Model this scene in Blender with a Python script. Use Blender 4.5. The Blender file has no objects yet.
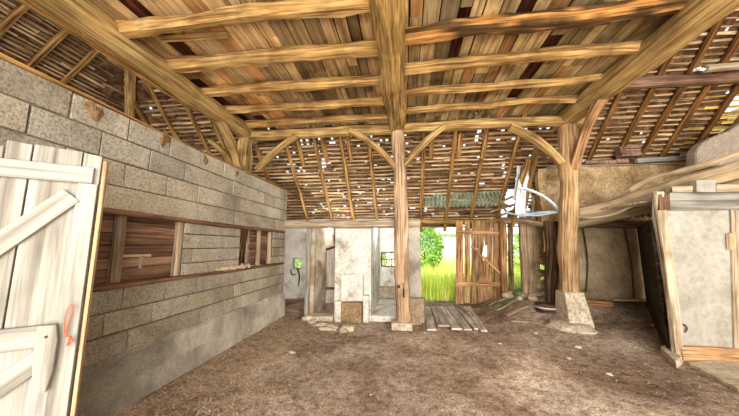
import bpy, math, random
from mathutils import Vector, Matrix, noise
C = bpy.context.scene.collection
rnd = random.Random(7)
V = Vector
# ------------------------------------------------------------------ camera maths
F = 280.0; CH = 1.6
pitch = math.atan(38/280); yaw = math.atan(35.5/280*math.cos(pitch))
def ray(px, py):
    x = px-369.5; y = 208-py
    fy = F*math.cos(pitch)-y*math.sin(pitch); u = F*math.sin(pitch)+y*math.cos(pitch)
    return V((x*math.cos(yaw)-fy*math.sin(yaw), x*math.sin(yaw)+fy*math.cos(yaw), u))
def P(px, py, X=None, Y=None, z=None):
    r = ray(px, py)
    t = X/r.x if X is not None else (Y/r.y if Y is not None else (z-CH)/r.z)
    return V((r.x*t, r.y*t, CH+r.z*t))
RZ0, RS = 10.54, .95
def rear_z(y): return RZ0-RS*y
def PR(px, py, off=0.0):
    r = ray(px, py); t = (RZ0-off-CH)/(r.z+RS*r.y)
    return V((r.x*t, r.y*t, CH+r.z*t))
cd = bpy.data.cameras.new('camera'); cam = bpy.data.objects.new('camera', cd); C.objects.link(cam)
cd.sensor_width = 36; cd.lens = F/739*36; cd.clip_start = .02
cam.location = (0, 0, CH); cam.rotation_euler = (math.pi/2+pitch, 0, yaw)
bpy.context.scene.camera = cam
# ------------------------------------------------------------------ materials
def nodes(name):
    m = bpy.data.materials.new(name); m.use_nodes = True
    nt = m.node_tree; b = nt.nodes['Principled BSDF']; return m, nt, b
def N(nt, t, **k):
    n = nt.nodes.new(t)
    for a, v in k.items():
        if a in ('operation', 'blend_type', 'data_type', 'attribute_name', 'noise_dimensions', 'feature', 'wave_type', 'bands_direction'): setattr(n, a, v)
        else: n.inputs[a].default_value = v
    return n
def ramp(nt, src, stops):
    r = nt.nodes.new('ShaderNodeValToRGB'); e = r.color_ramp.elements
    while len(e) < len(stops): e.new(.5)
    for i, (p, c) in enumerate(stops):
        e[i].position = p; e[i].color = (*c, 1) if len(c) == 3 else c
    nt.links.new(src, r.inputs[0]); return r.outputs[0]
def mul(nt, a, b, f=1.0, mode='MULTIPLY'):
    m = nt.nodes.new('ShaderNodeMix'); m.data_type = 'RGBA'; m.blend_type = mode
    m.inputs[0].default_value = f if not hasattr(f, 'node') else 1
    if hasattr(f, 'node'): nt.links.new(f, m.inputs[0])
    for s, i in ((a, 6), (b, 7)):
        if hasattr(s, 'node'): nt.links.new(s, m.inputs[i])
        else: m.inputs[i].default_value = (*s, 1)
    return m.outputs[2]
def attr(nt):
    a = nt.nodes.new('ShaderNodeAttribute'); a.attribute_name = 'Col'; return a.outputs['Color']
def wood(name, dark, mid, light, stain=.6, bump=.6, rough=.85, sc=1.0, cracks=.75, ff=.55):
    m, nt, b = nodes(name); L = nt.links.new
    uv = nt.nodes.new('ShaderNodeTexCoord')
    def nz(sx, sy, scale, detail=6, dist=0.0, src='UV'):
        mp = nt.nodes.new('ShaderNodeMapping'); mp.inputs['Scale'].default_value = (sx, sy, sy if src == 'UV' else sx)
        L(uv.outputs[src], mp.inputs[0])
        n = N(nt, 'ShaderNodeTexNoise', Scale=scale, Detail=detail, Distortion=dist); L(mp.outputs[0], n.inputs['Vector']); return n.outputs['Fac']
    g = nz(13*sc, .8*sc, 1.6, 8, .35)
    col = ramp(nt, g, [(.34, dark), (.48, mid), (.64, light)])
    fine = nz(60*sc, 2.2*sc, 1.5, 4)
    col = mul(nt, col, ramp(nt, fine, [(.36, (.42, .37, .32)), (.5, (.95, .94, .93)), (.64, (1.3, 1.28, 1.25))]), ff)
    ck = nz(24*sc, .6*sc, 1.3, 4, .2)
    ckc = ramp(nt, ck, [(.35, (.1, .07, .05)), (.41, (1, 1, 1))])
    col = mul(nt, col, ckc, cracks)
    st = nz(1.3, 1.3, 1.5, 5, .4, 'Object')
    col = mul(nt, col, ramp(nt, st, [(.3, (.3, .25, .2)), (.5, (.9, .88, .85)), (.7, (1.25, 1.2, 1.15))]), stain)
    col = mul(nt, col, attr(nt))
    L(col, b.inputs['Base Color']); b.inputs['Roughness'].default_value = rough
    b.inputs['Specular IOR Level'].default_value = .2
    ad = N(nt, 'ShaderNodeMath', operation='ADD'); L(fine, ad.inputs[0]); L(ck, ad.inputs[1])
    bp = N(nt, 'ShaderNodeBump', Strength=bump, Distance=.02); L(ad.outputs[0], bp.inputs['Height']); L(bp.outputs[0], b.inputs['Normal'])
    return m
def mineral(name, stops, scale=2.0, fine=30, fc=.85, bump=.4, dist=.02, rough=.95, patch=None, detail=8):
    m, nt, b = nodes(name); L = nt.links.new
    tc = nt.nodes.new('ShaderNodeTexCoord')
    n = N(nt, 'ShaderNodeTexNoise', Scale=scale, Detail=detail, Roughness=.65, Distortion=.3); L(tc.outputs['Object'], n.inputs['Vector'])
    col = ramp(nt, n.outputs['Fac'], stops)
    f = N(nt, 'ShaderNodeTexNoise', Scale=fine, Detail=5, Roughness=.7); L(tc.outputs['Object'], f.inputs['Vector'])
    col = mul(nt, col, ramp(nt, f.outputs['Fac'], [(.34, (.45, .42, .4)), (.5, (1, 1, 1)), (.66, (1.35, 1.34, 1.32))]), fc)
    if patch:
        pn = N(nt, 'ShaderNodeTexNoise', Scale=patch[0], Detail=6, Roughness=.6, Distortion=.5); L(tc.outputs['Object'], pn.inputs['Vector'])
        mk = ramp(nt, pn.outputs['Fac'], [(patch[1], (0, 0, 0)), (patch[1]+.07, (1, 1, 1))])
        col = mul(nt, col, patch[2], mk, 'MIX')
    col = mul(nt, col, attr(nt))
    L(col, b.inputs['Base Color']); b.inputs['Roughness'].default_value = rough
    b.inputs['Specular IOR Level'].default_value = .15
    ad = N(nt, 'ShaderNodeMath', operation='ADD'); L(f.outputs['Fac'], ad.inputs[0]); L(n.outputs['Fac'], ad.inputs[1])
    bp = N(nt, 'ShaderNodeBump', Strength=bump, Distance=dist); L(ad.outputs[0], bp.inputs['Height']); L(bp.outputs[0], b.inputs['Normal'])
    return m
M = {}
M['beam'] = wood('hewn_oak', (.2, .11, .04), (.42, .27, .1), (.62, .45, .2), stain=.75, ff=.45)
M['beam_gold'] = wood('golden_oak', (.26, .15, .055), (.48, .31, .115), (.64, .46, .2), stain=.6, ff=.4, cracks=.6)
M['joist'] = wood('joist_oak', (.2, .1, .03), (.42, .25, .085), (.62, .43, .19), stain=.85, ff=.4, cracks=.6)
M['plank'] = wood('ceiling_planks', (.36, .25, .13), (.55, .41, .23), (.7, .56, .36), stain=1.0, cracks=.5, ff=.3, sc=.7)
M['lath'] = wood('batten_wood', (.16, .09, .04), (.5, .36, .2), (.8, .64, .42), stain=.5)
M['tile'] = mineral('old_tiles', [(.3, (.05, .028, .012)), (.55, (.17, .095, .05)), (.75, (.32, .2, .11))], scale=5, fine=18)
M['rafter'] = wood('rafter_wood', (.12, .05, .012), (.38, .2, .06), (.6, .38, .15), stain=.4)
M['redwood'] = wood('red_brown_boards', (.1, .055, .035), (.2, .115, .075), (.3, .2, .14), stain=.6, sc=.8, ff=.4, cracks=.4)
M['palewood'] = wood('weathered_pale_wood', (.27, .2, .13), (.46, .37, .26), (.6, .51, .39), stain=.5, ff=.35, cracks=.5)
M['post'] = wood('post_oak', (.25, .16, .09), (.48, .35, .23), (.64, .51, .37), stain=.6, ff=.4, cracks=.7)
M['greywood'] = wood('grey_boards', (.33, .29, .24), (.53, .48, .42), (.68, .64, .58), stain=.4, ff=.3, cracks=.45)
M['whitewood'] = wood('flaking_white_paint', (.17, .155, .13), (.31, .305, .275), (.37, .365, .345), stain=.4, bump=.35, sc=.6, cracks=.3, ff=.3)
M['darkwood'] = wood('dark_old_wood', (.02, .012, .008), (.08, .05, .03), (.18, .12, .08))
M['gate'] = wood('gate_boards', (.2, .09, .035), (.5, .28, .13), (.7, .45, .25), stain=.5)
M['log'] = wood('stripped_log', (.3, .21, .12), (.47, .36, .22), (.6, .49, .34), stain=.6, cracks=.3, sc=.6, ff=.2)
M['block'] = mineral('concrete_block', [(.3, (.24, .22, .165)), (.5, (.39, .365, .295)), (.7, (.52, .495, .42))], scale=1.6, fine=45, bump=.6, dist=.012)
M['mortar'] = mineral('mortar', [(.3, (.09, .075, .055)), (.7, (.2, .17, .13))], scale=6, fine=50)
M['plinth'] = mineral('poured_concrete', [(.36, (.24, .215, .175)), (.5, (.46, .43, .365)), (.62, (.66, .62, .54))], scale=1.2, fc=.5, fine=60, bump=.9, dist=.02)
M['white'] = mineral('lime_wash', [(.34, (.45, .41, .33)), (.46, (.78, .76, .7)), (.6, (.92, .92, .9))], scale=2.2, fc=.35, fine=14, patch=(1.6, .62, (.45, .34, .22)))
M['whiteclean'] = mineral('pale_plaster', [(.3, (.27, .235, .18)), (.5, (.39, .37, .32)), (.7, (.47, .455, .41))], scale=1.8, fc=.35, fine=12, bump=.2)
M['cellwhite'] = mineral('patchy_whitewash', [(.34, (.33, .3, .24)), (.46, (.6, .58, .52)), (.6, (.74, .73, .69))], scale=2.6, fine=16, fc=.5, patch=(2.2, .62, (.4, .32, .22)))
M['brownplaster'] = mineral('stained_plaster', [(.35, (.28, .19, .11)), (.5, (.5, .42, .31)), (.65, (.68, .64, .55))], scale=1.4, fc=.35, fine=12, patch=(1.2, .52, (.36, .23, .13)))
M['mud'] = mineral('cob_wall', [(.34, (.3, .19, .09)), (.5, (.52, .37, .2)), (.64, (.7, .54, .34))], scale=2, fine=20, bump=.9, dist=.04)
M['muddark'] = mineral('old_plaster_wall', [(.3, (.17, .12, .06)), (.5, (.36, .28, .17)), (.7, (.56, .48, .34))], scale=1.3, fc=.35, fine=12, bump=.5, dist=.03)
M['stone'] = mineral('pale_stone', [(.3, (.4, .33, .24)), (.6, (.62, .54, .42))], scale=3, fine=20, bump=.6)
M['rubble'] = mineral('pebbly_stone', [(.3, (.3, .2, .1)), (.6, (.55, .42, .26))], scale=8, fine=30, bump=1, dist=.03)
M['brick'] = mineral('old_brick', [(.3, (.13, .065, .045)), (.6, (.3, .185, .13))], scale=5, fine=20)
M['greyplaster'] = mineral('grey_plaster', [(.3, (.27, .22, .17)), (.6, (.42, .36, .29))], scale=3, fine=40, bump=.6)
M['rust'] = mineral('rusty_iron', [(.3, (.03, .02, .015)), (.7, (.1, .06, .04))], scale=30, fine=50)
M['metal'] = mineral('green_grey_sheet', [(.3, (.12, .15, .1)), (.6, (.3, .35, .26))], scale=4, fine=20, rough=.6)
M['render'] = mineral('house_render', [(.3, (.7, .72, .75)), (.6, (.85, .87, .9))], scale=2, fine=10)
def simple(name, col, rough=.7, trans=0, alpha=1, subs=0):
    m, nt, b = nodes(name)
    tc = nt.nodes.new('ShaderNodeTexCoord')
    n = N(nt, 'ShaderNodeTexNoise', Scale=12, Detail=3); nt.links.new(tc.outputs['Object'], n.inputs['Vector'])
    c = ramp(nt, n.outputs['Fac'], [(.3, tuple(v*.75 for v in col)), (.7, tuple(min(1, v*1.15) for v in col))])
    nt.links.new(mul(nt, c, attr(nt)), b.inputs['Base Color'])
    b.inputs['Roughness'].default_value = rough; b.inputs['Transmission Weight'].default_value = trans
    return m
M['string'] = simple('red_twine', (.5, .1, .04))
M['plastic'] = simple('white_plastic', (.78, .84, .9), .4)
M['bluerope'] = simple('blue_grey_cord', (.45, .6, .72), .6)
M['glass'] = simple('window_glass', (.9, .95, .93), .05, 1.0)
def leafmat(name, col):
    m, nt, b = nodes(name); out = nt.nodes['Material Output']
    c = mul(nt, col, attr(nt)); nt.links.new(c, b.inputs['Base Color']); b.inputs['Roughness'].default_value = .6
    t = nt.nodes.new('ShaderNodeBsdfTranslucent'); nt.links.new(c, t.inputs['Color'])
    mx = nt.nodes.new('ShaderNodeMixShader'); mx.inputs[0].default_value = .4
    nt.links.new(b.outputs[0], mx.inputs[1]); nt.links.new(t.outputs[0], mx.inputs[2]); nt.links.new(mx.outputs[0], out.inputs[0]); return m
M['grass'] = leafmat('meadow_grass', (.6, .75, .16)); M['leaf'] = leafmat('leaves', (.3, .5, .1))
M['straw'] = simple('dry_straw', (.58, .48, .34), .9)
def dirt():
    m, nt, b = nodes('trodden_earth'); L = nt.links.new
    tc = nt.nodes.new('ShaderNodeTexCoord')
    def nz(s, d=8, r=.65, ds=0): 
        n = N(nt, 'ShaderNodeTexNoise', Scale=s, Detail=d, Roughness=r, Distortion=ds); L(tc.outputs['Object'], n.inputs['Vector']); return n.outputs['Fac']
    a = nz(.9, 8, .6, .5)
    col = ramp(nt, a, [(.34, (.26, .185, .135)), (.46, (.42, .325, .255)), (.58, (.6, .5, .41)), (.7, (.76, .68, .58))])
    f = nz(40, 6, .75)
    col = mul(nt, col, ramp(nt, f, [(.35, (.35, .31, .28)), (.5, (1, 1, 1)), (.65, (1.5, 1.45, 1.4))]), .95)
    g = nz(9, 6, .7)
    col = mul(nt, col, ramp(nt, g, [(.38, (.5, .45, .42)), (.52, (1, 1, 1)), (.62, (1.2, 1.2, 1.2))]), .85)
    col = mul(nt, col, attr(nt))
    L(col, b.inputs['Base Color']); b.inputs['Roughness'].default_value = 1; b.inputs['Specular IOR Level'].default_value = .05
    ad = N(nt, 'ShaderNodeMath', operation='ADD'); L(f, ad.inputs[0]); L(g, ad.inputs[1])
    bp = N(nt, 'ShaderNodeBump', Strength=.8, Distance=.03); L(ad.outputs[0], bp.inputs['Height']); L(bp.outputs[0], b.inputs['Normal'])
    return m
M['dirt'] = dirt()
# ------------------------------------------------------------------ mesh builder
class MB:
    def __init__(s): s.v = []; s.f = []; s.uv = []; s.c = []
    def face(s, pts, uvs, c): 
        i = len(s.v); s.v += [tuple(p) for p in pts]; s.f.append(tuple(range(i, i+len(pts)))); s.uv += uvs; s.c += [c]*len(pts)
    def prism(s, pts, vec, c=1.0, jit=0.0):
        """polygon extruded along vec; grain along its longest edge"""
        pts = [V(p) for p in pts]; vec = V(vec)
        if jit: pts = [p+V((rnd.uniform(-jit, jit), rnd.uniform(-jit, jit), rnd.uniform(-jit, jit))) for p in pts]
        es = [(pts[(i+1) % len(pts)]-pts[i]) for i in range(len(pts))]
        l = max(es+[vec], key=lambda e: e.length).normalized()
        nrm = (pts[1]-pts[0]).cross(pts[2]-pts[0]).normalized()
        if nrm.dot(vec) > 0: pts.reverse()
        c = c if isinstance(c, tuple) else (c, c, c)
        ou, ov = rnd.uniform(0, 40), rnd.uniform(0, 40)
        i0 = len(s.v); n = len(pts); q = [p+vec for p in pts]
        s.v += [tuple(p) for p in pts+q]
        def put(idx):
            P3 = [V(s.v[k]) for k in idx]
            fn = (P3[1]-P3[0]).cross(P3[2]-P3[0])
            a = fn.cross(l)
            if a.length < 1e-9: a = V((l.y, l.z, l.x)).cross(l)
            a.normalize(); l2 = l if abs(l.dot(fn.normalized() if fn.length else V((0, 0, 1)))) < .9 else fn.cross(a).normalized()
            s.f.append(tuple(idx)); s.uv += [(p.dot(a)+ou, p.dot(l2)+ov) for p in P3]; s.c += [c]*len(idx)
        put(list(range(i0, i0+n))[::1]); put(list(range(i0+2*n-1, i0+n-1, -1)))
        for k in range(n):
            j = (k+1) % n; put([i0+j, i0+k, i0+n+k, i0+n+j])
    def box(s, a, b, c=1.0, jit=0.0):
        x0, y0, z0 = a; x1, y1, z1 = b
        s.prism([(x0, y0, z0), (x1, y0, z0), (x1, y1, z0), (x0, y1, z0)], (0, 0, z1-z0), c, jit)
    def bar(s, p, q, w, h, up=(0, 0, 1), c=1.0):
        p, q = V(p), V(q); d = (q-p).normalized(); u = V(up); r = d.cross(u).normalized(); u = r.cross(d)
        a = [p+r*w/2*i+u*h/2*j for i, j in ((-1, -1), (1, -1), (1, 1), (-1, 1))]
        s.prism(a, q-p, c)
    def sweep(s, path, w, h, up=(0, 0, 1), rough=.012, seed=0, taper=1.0, n=12, power=4.0, c=1.0, closed=True):
        """rough-hewn timber along a path: superelliptic section with wander and noise"""
        path = [V(p) for p in path]; cf = c if callable(c) else None; c = c if isinstance(c, tuple) else (c, c, c)
        L = [0]
        for i in range(1, len(path)): L.append(L[-1]+(path[i]-path[i-1]).length)
        T = L[-1]; ou, ov = rnd.uniform(0, 40), rnd.uniform(0, 40); i0 = len(s.v)
        for i, p in enumerate(path):
            d = (path[min(i+1, len(path)-1)]-path[max(i-1, 0)]).normalized(); r = d.cross(V(up)).normalized(); u = r.cross(d)
            k = 1+(taper-1)*L[i]/max(T, 1e-6)
            for j in range(n):
                t = 2*math.pi*j/n; ct, st = math.cos(t), math.sin(t)
                m = (abs(ct)**power+abs(st)**power)**(-1/power)
                nn = rough*2*noise.noise(V((ct*1.3+seed*7.1, st*1.3+seed*3.3, L[i]*1.7)))+rough*.9*noise.noise(V((ct*4+seed, st*4, L[i]*6)))
                s.v.append(tuple(p+r*(ct*m*w/2*k+ct*nn)+u*(st*m*h/2*k+st*nn)))
        per = 2*(w+h)/n
        for i in range(len(path)-1):
            for j in range(n):
                a = i0+i*n+j; b = i0+i*n+(j+1) % n
                s.f.append((a, a+n, b+n, b)); 
                s.uv += [(j*per+ou, L[i]+ov), (j*per+ou, L[i+1]+ov), ((j+1)*per+ou, L[i+1]+ov), ((j+1)*per+ou, L[i]+ov)]; s.c += [cf(L[i]+dl, j) for dl in (0, L[i+1]-L[i], L[i+1]-L[i], 0)] if cf else [c]*4
        if closed:
            for i, rev in ((0, False), (len(path)-1, True)):
                ids = [i0+i*n+j for j in range(n)]
                if rev: ids.reverse()
                s.f.append(tuple(ids)); s.uv += [(math.cos(6.28*j/n)*w/2+ou, math.sin(6.28*j/n)*.03+ov) for j in range(n)]; s.c += [cf(L[i], 0) if cf else c]*n
    def lump(s, ctr, r, seed=0, amp=.25, c=1.0, nu=12, nv=8, flat=None):
        i0 = len(s.v); c = c if isinstance(c, tuple) else (c, c, c)
        for i in range(nv+1):
            ph = math.pi*i/nv
            for j in range(nu):
                t = 2*math.pi*j/nu; d = V((math.sin(ph)*math.cos(t), math.sin(ph)*math.sin(t), math.cos(ph)))
                k = 1+amp*noise.noise(d*1.4+V((seed*5.3, seed, 0)))*2
                s.v.append(tuple(V(ctr)+V((d.x*r[0]*k, d.y*r[1]*k, d.z*r[2]*k))))
        for i in range(nv):
            for j in range(nu):
                a = i0+i*nu+j; b = i0+i*nu+(j+1) % nu; s.f.append((a, a+nu, b+nu, b)); s.uv += [(j*.1, i*.1), (j*.1, i*.1+.1), (j*.1+.1, i*.1+.1), (j*.1+.1, i*.1)]; s.c += [c]*4
    def build(s, name, mat, parent=None, label=None, cat=None, group=None, kind=None, smooth=False, bevel=0):
        me = bpy.data.meshes.new(name)
        # origin at the middle of the base for top-level things
        org = V((0, 0, 0))
        if parent is None and kind != 'structure' and s.v:
            xs = [v[0] for v in s.v]; ys = [v[1] for v in s.v]; zs = [v[2] for v in s.v]
            org = V(((min(xs)+max(xs))/2, (min(ys)+max(ys))/2, min(zs)))
        elif parent is not None:
            pp = parent
            while pp is not None: org = org+pp.location; pp = pp.parent
        wo = org if parent is None else org
        me.from_pydata([tuple(V(v)-wo) for v in s.v], [], s.f)
        ul = me.uv_layers.new(name='UVMap'); ul.data.foreach_set('uv', [x for u in s.uv for x in u])
        ca = me.color_attributes.new('Col', 'FLOAT_COLOR', 'CORNER'); ca.data.foreach_set('color', [x for c in s.c for x in (*c, 1)])
        me.materials.append(M[mat] if isinstance(mat, str) else mat); me.validate(); me.update()
        if smooth:
            for p in me.polygons: p.use_smooth = True
        o = bpy.data.objects.new(name, me); C.objects.link(o)
        if parent is None: o.location = org
        else: o.parent = parent
        if smooth and s.v:
            try:
                me.set_sharp_from_angle(angle=math.radians(40))
            except Exception: pass
        if bevel:
            b = o.modifiers.new('bevel', 'BEVEL'); b.width = bevel; b.segments = 2; b.limit_method = 'ANGLE'
        tag(o, label, cat, group, kind); return o
def tag(o, label=None, cat=None, group=None, kind=None):
    for k, v in (('label', label), ('category', cat), ('group', group), ('kind', kind)):
        if v: o[k] = v
def thing(name, loc, label, cat, group=None, kind=None):
    o = bpy.data.objects.new(name, None); C.objects.link(o); o.location = loc; o.empty_display_size = .2
    tag(o, label, cat, group, kind); return o
def line(p, q, n=14, wob=0.0, seed=0, sag=0.0, bow=(0, 0, 1)):
    p, q = V(p), V(q); out = []
    for i in range(n+1):
        t = i/n; a = p.lerp(q, t)
        a = a+V(bow)*sag*math.sin(math.pi*t)
        if wob: a = a+V((noise.noise(V((t*2.3, seed, 1))), noise.noise(V((t*2.3, seed, 5))), noise.noise(V((t*2.3, seed, 9)))))*wob
        out.append(a)
    return out
def bez(p, c, q, n=14):
    p, c, q = V(p), V(c), V(q); return [p*(1-t)**2+c*2*t*(1-t)+q*t*t for t in [i/n for i in range(n+1)]]
ORD = ['first', 'second', 'third', 'fourth', 'fifth', 'sixth', 'seventh', 'eighth', 'ninth', 'tenth', 'eleventh', 'twelfth', 'thirteenth', 'fourteenth', 'fifteenth', 'sixteenth', 'seventeenth', 'eighteenth']
def sm(t): t = max(0, min(1, t)); return t*t*(3-2*t)
# ------------------------------------------------------------------ floor
def gz(x, y):
    r = sm((x-1.6)/1.6)
    z = r*(.14*sm((y-4.9)/1.2)+.27*sm((y-6.0)/1.0))
    z += .09*sm(1-abs(x+2.85)/.5)*sm((y-1)/2)*.9      # dirt banked along the left wall
    return z
def floor_h(x, y): return gz(x, y)+.018*noise.noise(V((x*1.1, y*1.1, 0)))+.01*noise.noise(V((x*4, y*4, 3)))
mb = MB(); nx, ny = 170, 110; X0, X1, Y0, Y1 = -7.2, 9.2, -2.2, 8.75
for j in range(ny+1):
    for i in range(nx+1):
        x = X0+(X1-X0)*i/nx; y = Y0+(Y1-Y0)*j/ny; mb.v.append((x, y, floor_h(x, y)))
def floor_c(x, y):
    # pale worn track from the doorway to the right foreground, reddish straw litter near the left wall
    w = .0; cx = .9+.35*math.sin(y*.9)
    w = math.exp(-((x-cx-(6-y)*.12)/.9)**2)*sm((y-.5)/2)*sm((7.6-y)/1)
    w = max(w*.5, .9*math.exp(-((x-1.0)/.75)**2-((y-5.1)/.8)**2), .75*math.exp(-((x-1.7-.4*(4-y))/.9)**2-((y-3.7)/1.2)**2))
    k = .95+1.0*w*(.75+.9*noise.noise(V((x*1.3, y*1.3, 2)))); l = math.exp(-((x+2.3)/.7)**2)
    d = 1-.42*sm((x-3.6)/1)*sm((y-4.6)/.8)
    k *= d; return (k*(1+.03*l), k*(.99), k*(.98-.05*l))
for j in range(ny):
    for i in range(nx):
        a = j*(nx+1)+i; q = (a, a+1, a+nx+2, a+nx+1); mb.f.append(q)
        for k in q:
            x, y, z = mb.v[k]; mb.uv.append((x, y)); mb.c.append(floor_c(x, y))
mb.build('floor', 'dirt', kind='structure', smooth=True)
# ------------------------------------------------------------------ left block wall
WX = -2.74; WE = 6.22; W0 = -1.8
Zp, Zs, Zl, Zt = .57, 1.2, 1.935, 2.885
yb0 = P(109, 240, X=WX).y; 
Yb0 = P(100, 250, X=WX).y; Yb1 = P(181, 250, X=WX).y     # boarded part
Yw0 = P(241, 250, X=WX).y; Yw1 = P(254, 250, X=WX).y     # dark gap
Yd1 = P(271, 250, X=WX).y; Ye = P(283, 250, X=WX).y
core = MB(); T = .2
core.box((WX-T, W0, 0), (WX-.012, WE, Zs)); core.box((WX-T, W0, Zl), (WX-.012, WE, Zt-.01))
core.box((WX-T, W0, Zs), (WX-.012, Yb0-.0, Zl)); core.box((WX-T, Yb1, Zs), (WX-.04, Yw0, Zl)); core.box((WX-T, Yd1+.05, Zs), (WX-.012, WE, Zl))
wall = core.build('wall_left', 'mortar', kind='structure')
bl = MB()
def course(z0, z1, ya, yb, off, dep=.0, ln=.5):
    y = ya-off
    while y < yb-.02:
        a, b = max(y, ya), min(y+ln, yb)
        if b-a > .04:
            k = rnd.uniform(.78, 1.15)*(.95 if z0 < 1 else 1); w = rnd.uniform(.95, 1.0)
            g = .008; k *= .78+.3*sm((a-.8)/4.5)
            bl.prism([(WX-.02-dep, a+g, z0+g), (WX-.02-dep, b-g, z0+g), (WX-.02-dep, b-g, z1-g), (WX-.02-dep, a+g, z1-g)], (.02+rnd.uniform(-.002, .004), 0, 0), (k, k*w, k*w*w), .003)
        y += ln
for i in range(3): course(Zp+i*.21, Zp+(i+1)*.21, W0, WE, [.1, .35, .2][i])
h4 = (Zt-Zl)/4
for i in range(4):
    if i == 0:
        y1 = P(196, 230, X=WX).y
        course(Zl, Zl+h4, y1, WE, .15)
        k = .98; bl.prism([(WX-.03, 1.2, Zl+.005), (WX-.03, y1-.01, Zl+.005), (WX-.03, y1-.01, Zl+h4-.005), (WX-.03, 1.2, Zl+h4-.005)], (.035, 0, 0), (1.02, 1.0, .93))
        course(Zl, Zl+h4, W0, 1.18, .15)
    else: course(Zl+i*h4, Zl+(i+1)*h4, W0, WE, [.1, .32, .07, .33][i])
for i in range(4): course(Zs+i*.184, Zs+(i+1)*.184, Yb1+.06, Yw0, [.1, .33, .2, .4][i], dep=.025)
for i in range(4): course(Zs+i*.184, Zs+(i+1)*.184, Yd1+.06, WE, [.1, .2, .1, .2][i]); course(Zs+i*.184, Zs+(i+1)*.184, W0, Yb0-.02, [.1, .33, .2, .4][i])
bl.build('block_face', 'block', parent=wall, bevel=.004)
# poured plinth, leaning out at its foot
pm = MB(); ys = [W0+(WE+.02-W0)*i/60 for i in range(61)]; pr = [(.005, Zp+.01), (.02, Zp-.03), (.035, .3), (.06, -.05)]
for y in ys:
    for dx, z in pr: pm.v.append((WX+dx+.02*noise.noise(V((0, y*2.2, z*3))), y, z+(.02*noise.noise(V((y*3, 0, 0))) if z > .4 else 0)))
for i in range(60):
    for j in range(3):
        a = i*4+j; q = (a, a+1, a+5, a+4); pm.f.append(q); pm.uv += [(0, 0)]*4
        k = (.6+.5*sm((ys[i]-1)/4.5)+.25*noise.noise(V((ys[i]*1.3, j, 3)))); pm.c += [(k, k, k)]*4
pm.box((WX-.19, WE, 0), (WX+.03, WE+.02, Zp))
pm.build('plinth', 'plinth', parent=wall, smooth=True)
# brown sockets where rafters once bore
sk = MB()
for (px, py, r) in ((165, 140, .09), (205, 160, .07), (237, 174, .07)):
    p = P(px, py, X=WX); sk.lump((WX-.02, p.y, p.z), (.035, r*.8, r), seed=px, c=(.48, .4, .33), amp=.4)
sk.lump((WX-.02, P(93, 110, X=WX).y, P(93, 110, X=WX).z), (.04, .07, .1), seed=9, c=(.5, .42, .35), amp=.4)
sk.build('rafter_socket', 'rubble', parent=wall, smooth=True)
t = MB(); t.sweep(line((WX-.08, W0, Zt+.015), (WX-.08, WE, Zt+.015), 40, .03, 3), .19, .03, rough=.006, seed=4)
t.build('wall_plate', 'rafter', label='thin brown timber plate capping the top of the concrete block wall', cat='beam')
for nm, z, lb in (('lintel_rail', Zl-.02, 'long red-brown timber rail under the concrete lintel of the block wall'), ('sill_rail', Zs+.015, 'long red-brown timber sill rail along the block wall opening')):
    t = MB(); t.sweep(line((WX-.02, 1.0, z), (WX-.02, Ye, z), 40, .015, 3), .1, .05, rough=.005, seed=z, c=(1, .9, .85)); t.build(nm, 'redwood', label=lb, cat='rail')
# boarded hatch (left, big)
hr = thing('boarded_hatch', (WX-.1, (Yb0+Yb1)/2, Zs+.04), 'large red-brown boarded hatch filling the near end of the block wall opening', 'hatch')
t = MB(); n = 6; zz = Zs+.04
hs = [.14, .10, .13, .12, .12, .11]
for i in range(n):
    k = [.95, 1.5, .8, 1.0, 1.5, .85][i]
    t.box((WX-.11, Yb0, zz+.004), (WX-.085, Yb1, zz+hs[i]-.004), (k, k, k)); zz += hs[i]
t.box((WX-.13, Yb0-.1, Zs+.03), (WX-.112, Yb1+.05, Zl-.005), .3); hbd = t.build('boarding', 'redwood', parent=hr)  # last box is a dark backing added to stop light leaking through
for px, w, k in ((117, .1, .6), (177, .09, 1.0)):
    a = P(px, 250, X=WX-.06).y; t = MB(); t.sweep(line((WX-.06, a, Zs+.03), (WX-.06, a, Zl-.03), 8), .06, w, up=(0, 1, 0), rough=.004, c=k); t.build('batten', 'gate' if px < 110 else 'palewood', parent=hr)
t = MB(); a, b = P(121, 256, X=WX-.07), P(150, 255.5, X=WX-.07); t.bar((WX-.07, a.y, a.z), (WX-.07, b.y, b.z), .03, .028, c=1.1)
c_ = (a+b)/2; t.bar((WX-.07, b.y-.1, a.z), (WX-.07, b.y-.1, a.z-.14), .02, .03, up=(1, 0, 0)); t.build('latch_bar', 'palewood', parent=hbd)
# small hatch
hr = thing('boarded_hatch', (WX-.1, (Yw1+Yd1)/2, Zs+.04), 'small plank hatch between two pale posts at far end of block wall opening', 'hatch')
t = MB()
for i in range(5): t.box((WX-.12, Yw1, Zs+.04+i*.14), (WX-.1, Yd1, Zs+.175+i*.14), [.95, 1.3, .9, 1.2, 1][i])
t.build('boarding', 'redwood', parent=hr)
for px, w in ((258, .1), (269, .09), (279, .08)):
    a = P(px, 250, X=WX-.05).y; t = MB(); t.sweep(line((WX-.05, a, Zs+.03), (WX-.05, a, Zl-.03), 8), .07, w*.9, up=(0, 1, 0), rough=.004, c=1.05); t.build('post', 'palewood' if px != 279 else 'greywood', parent=hr)
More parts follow.
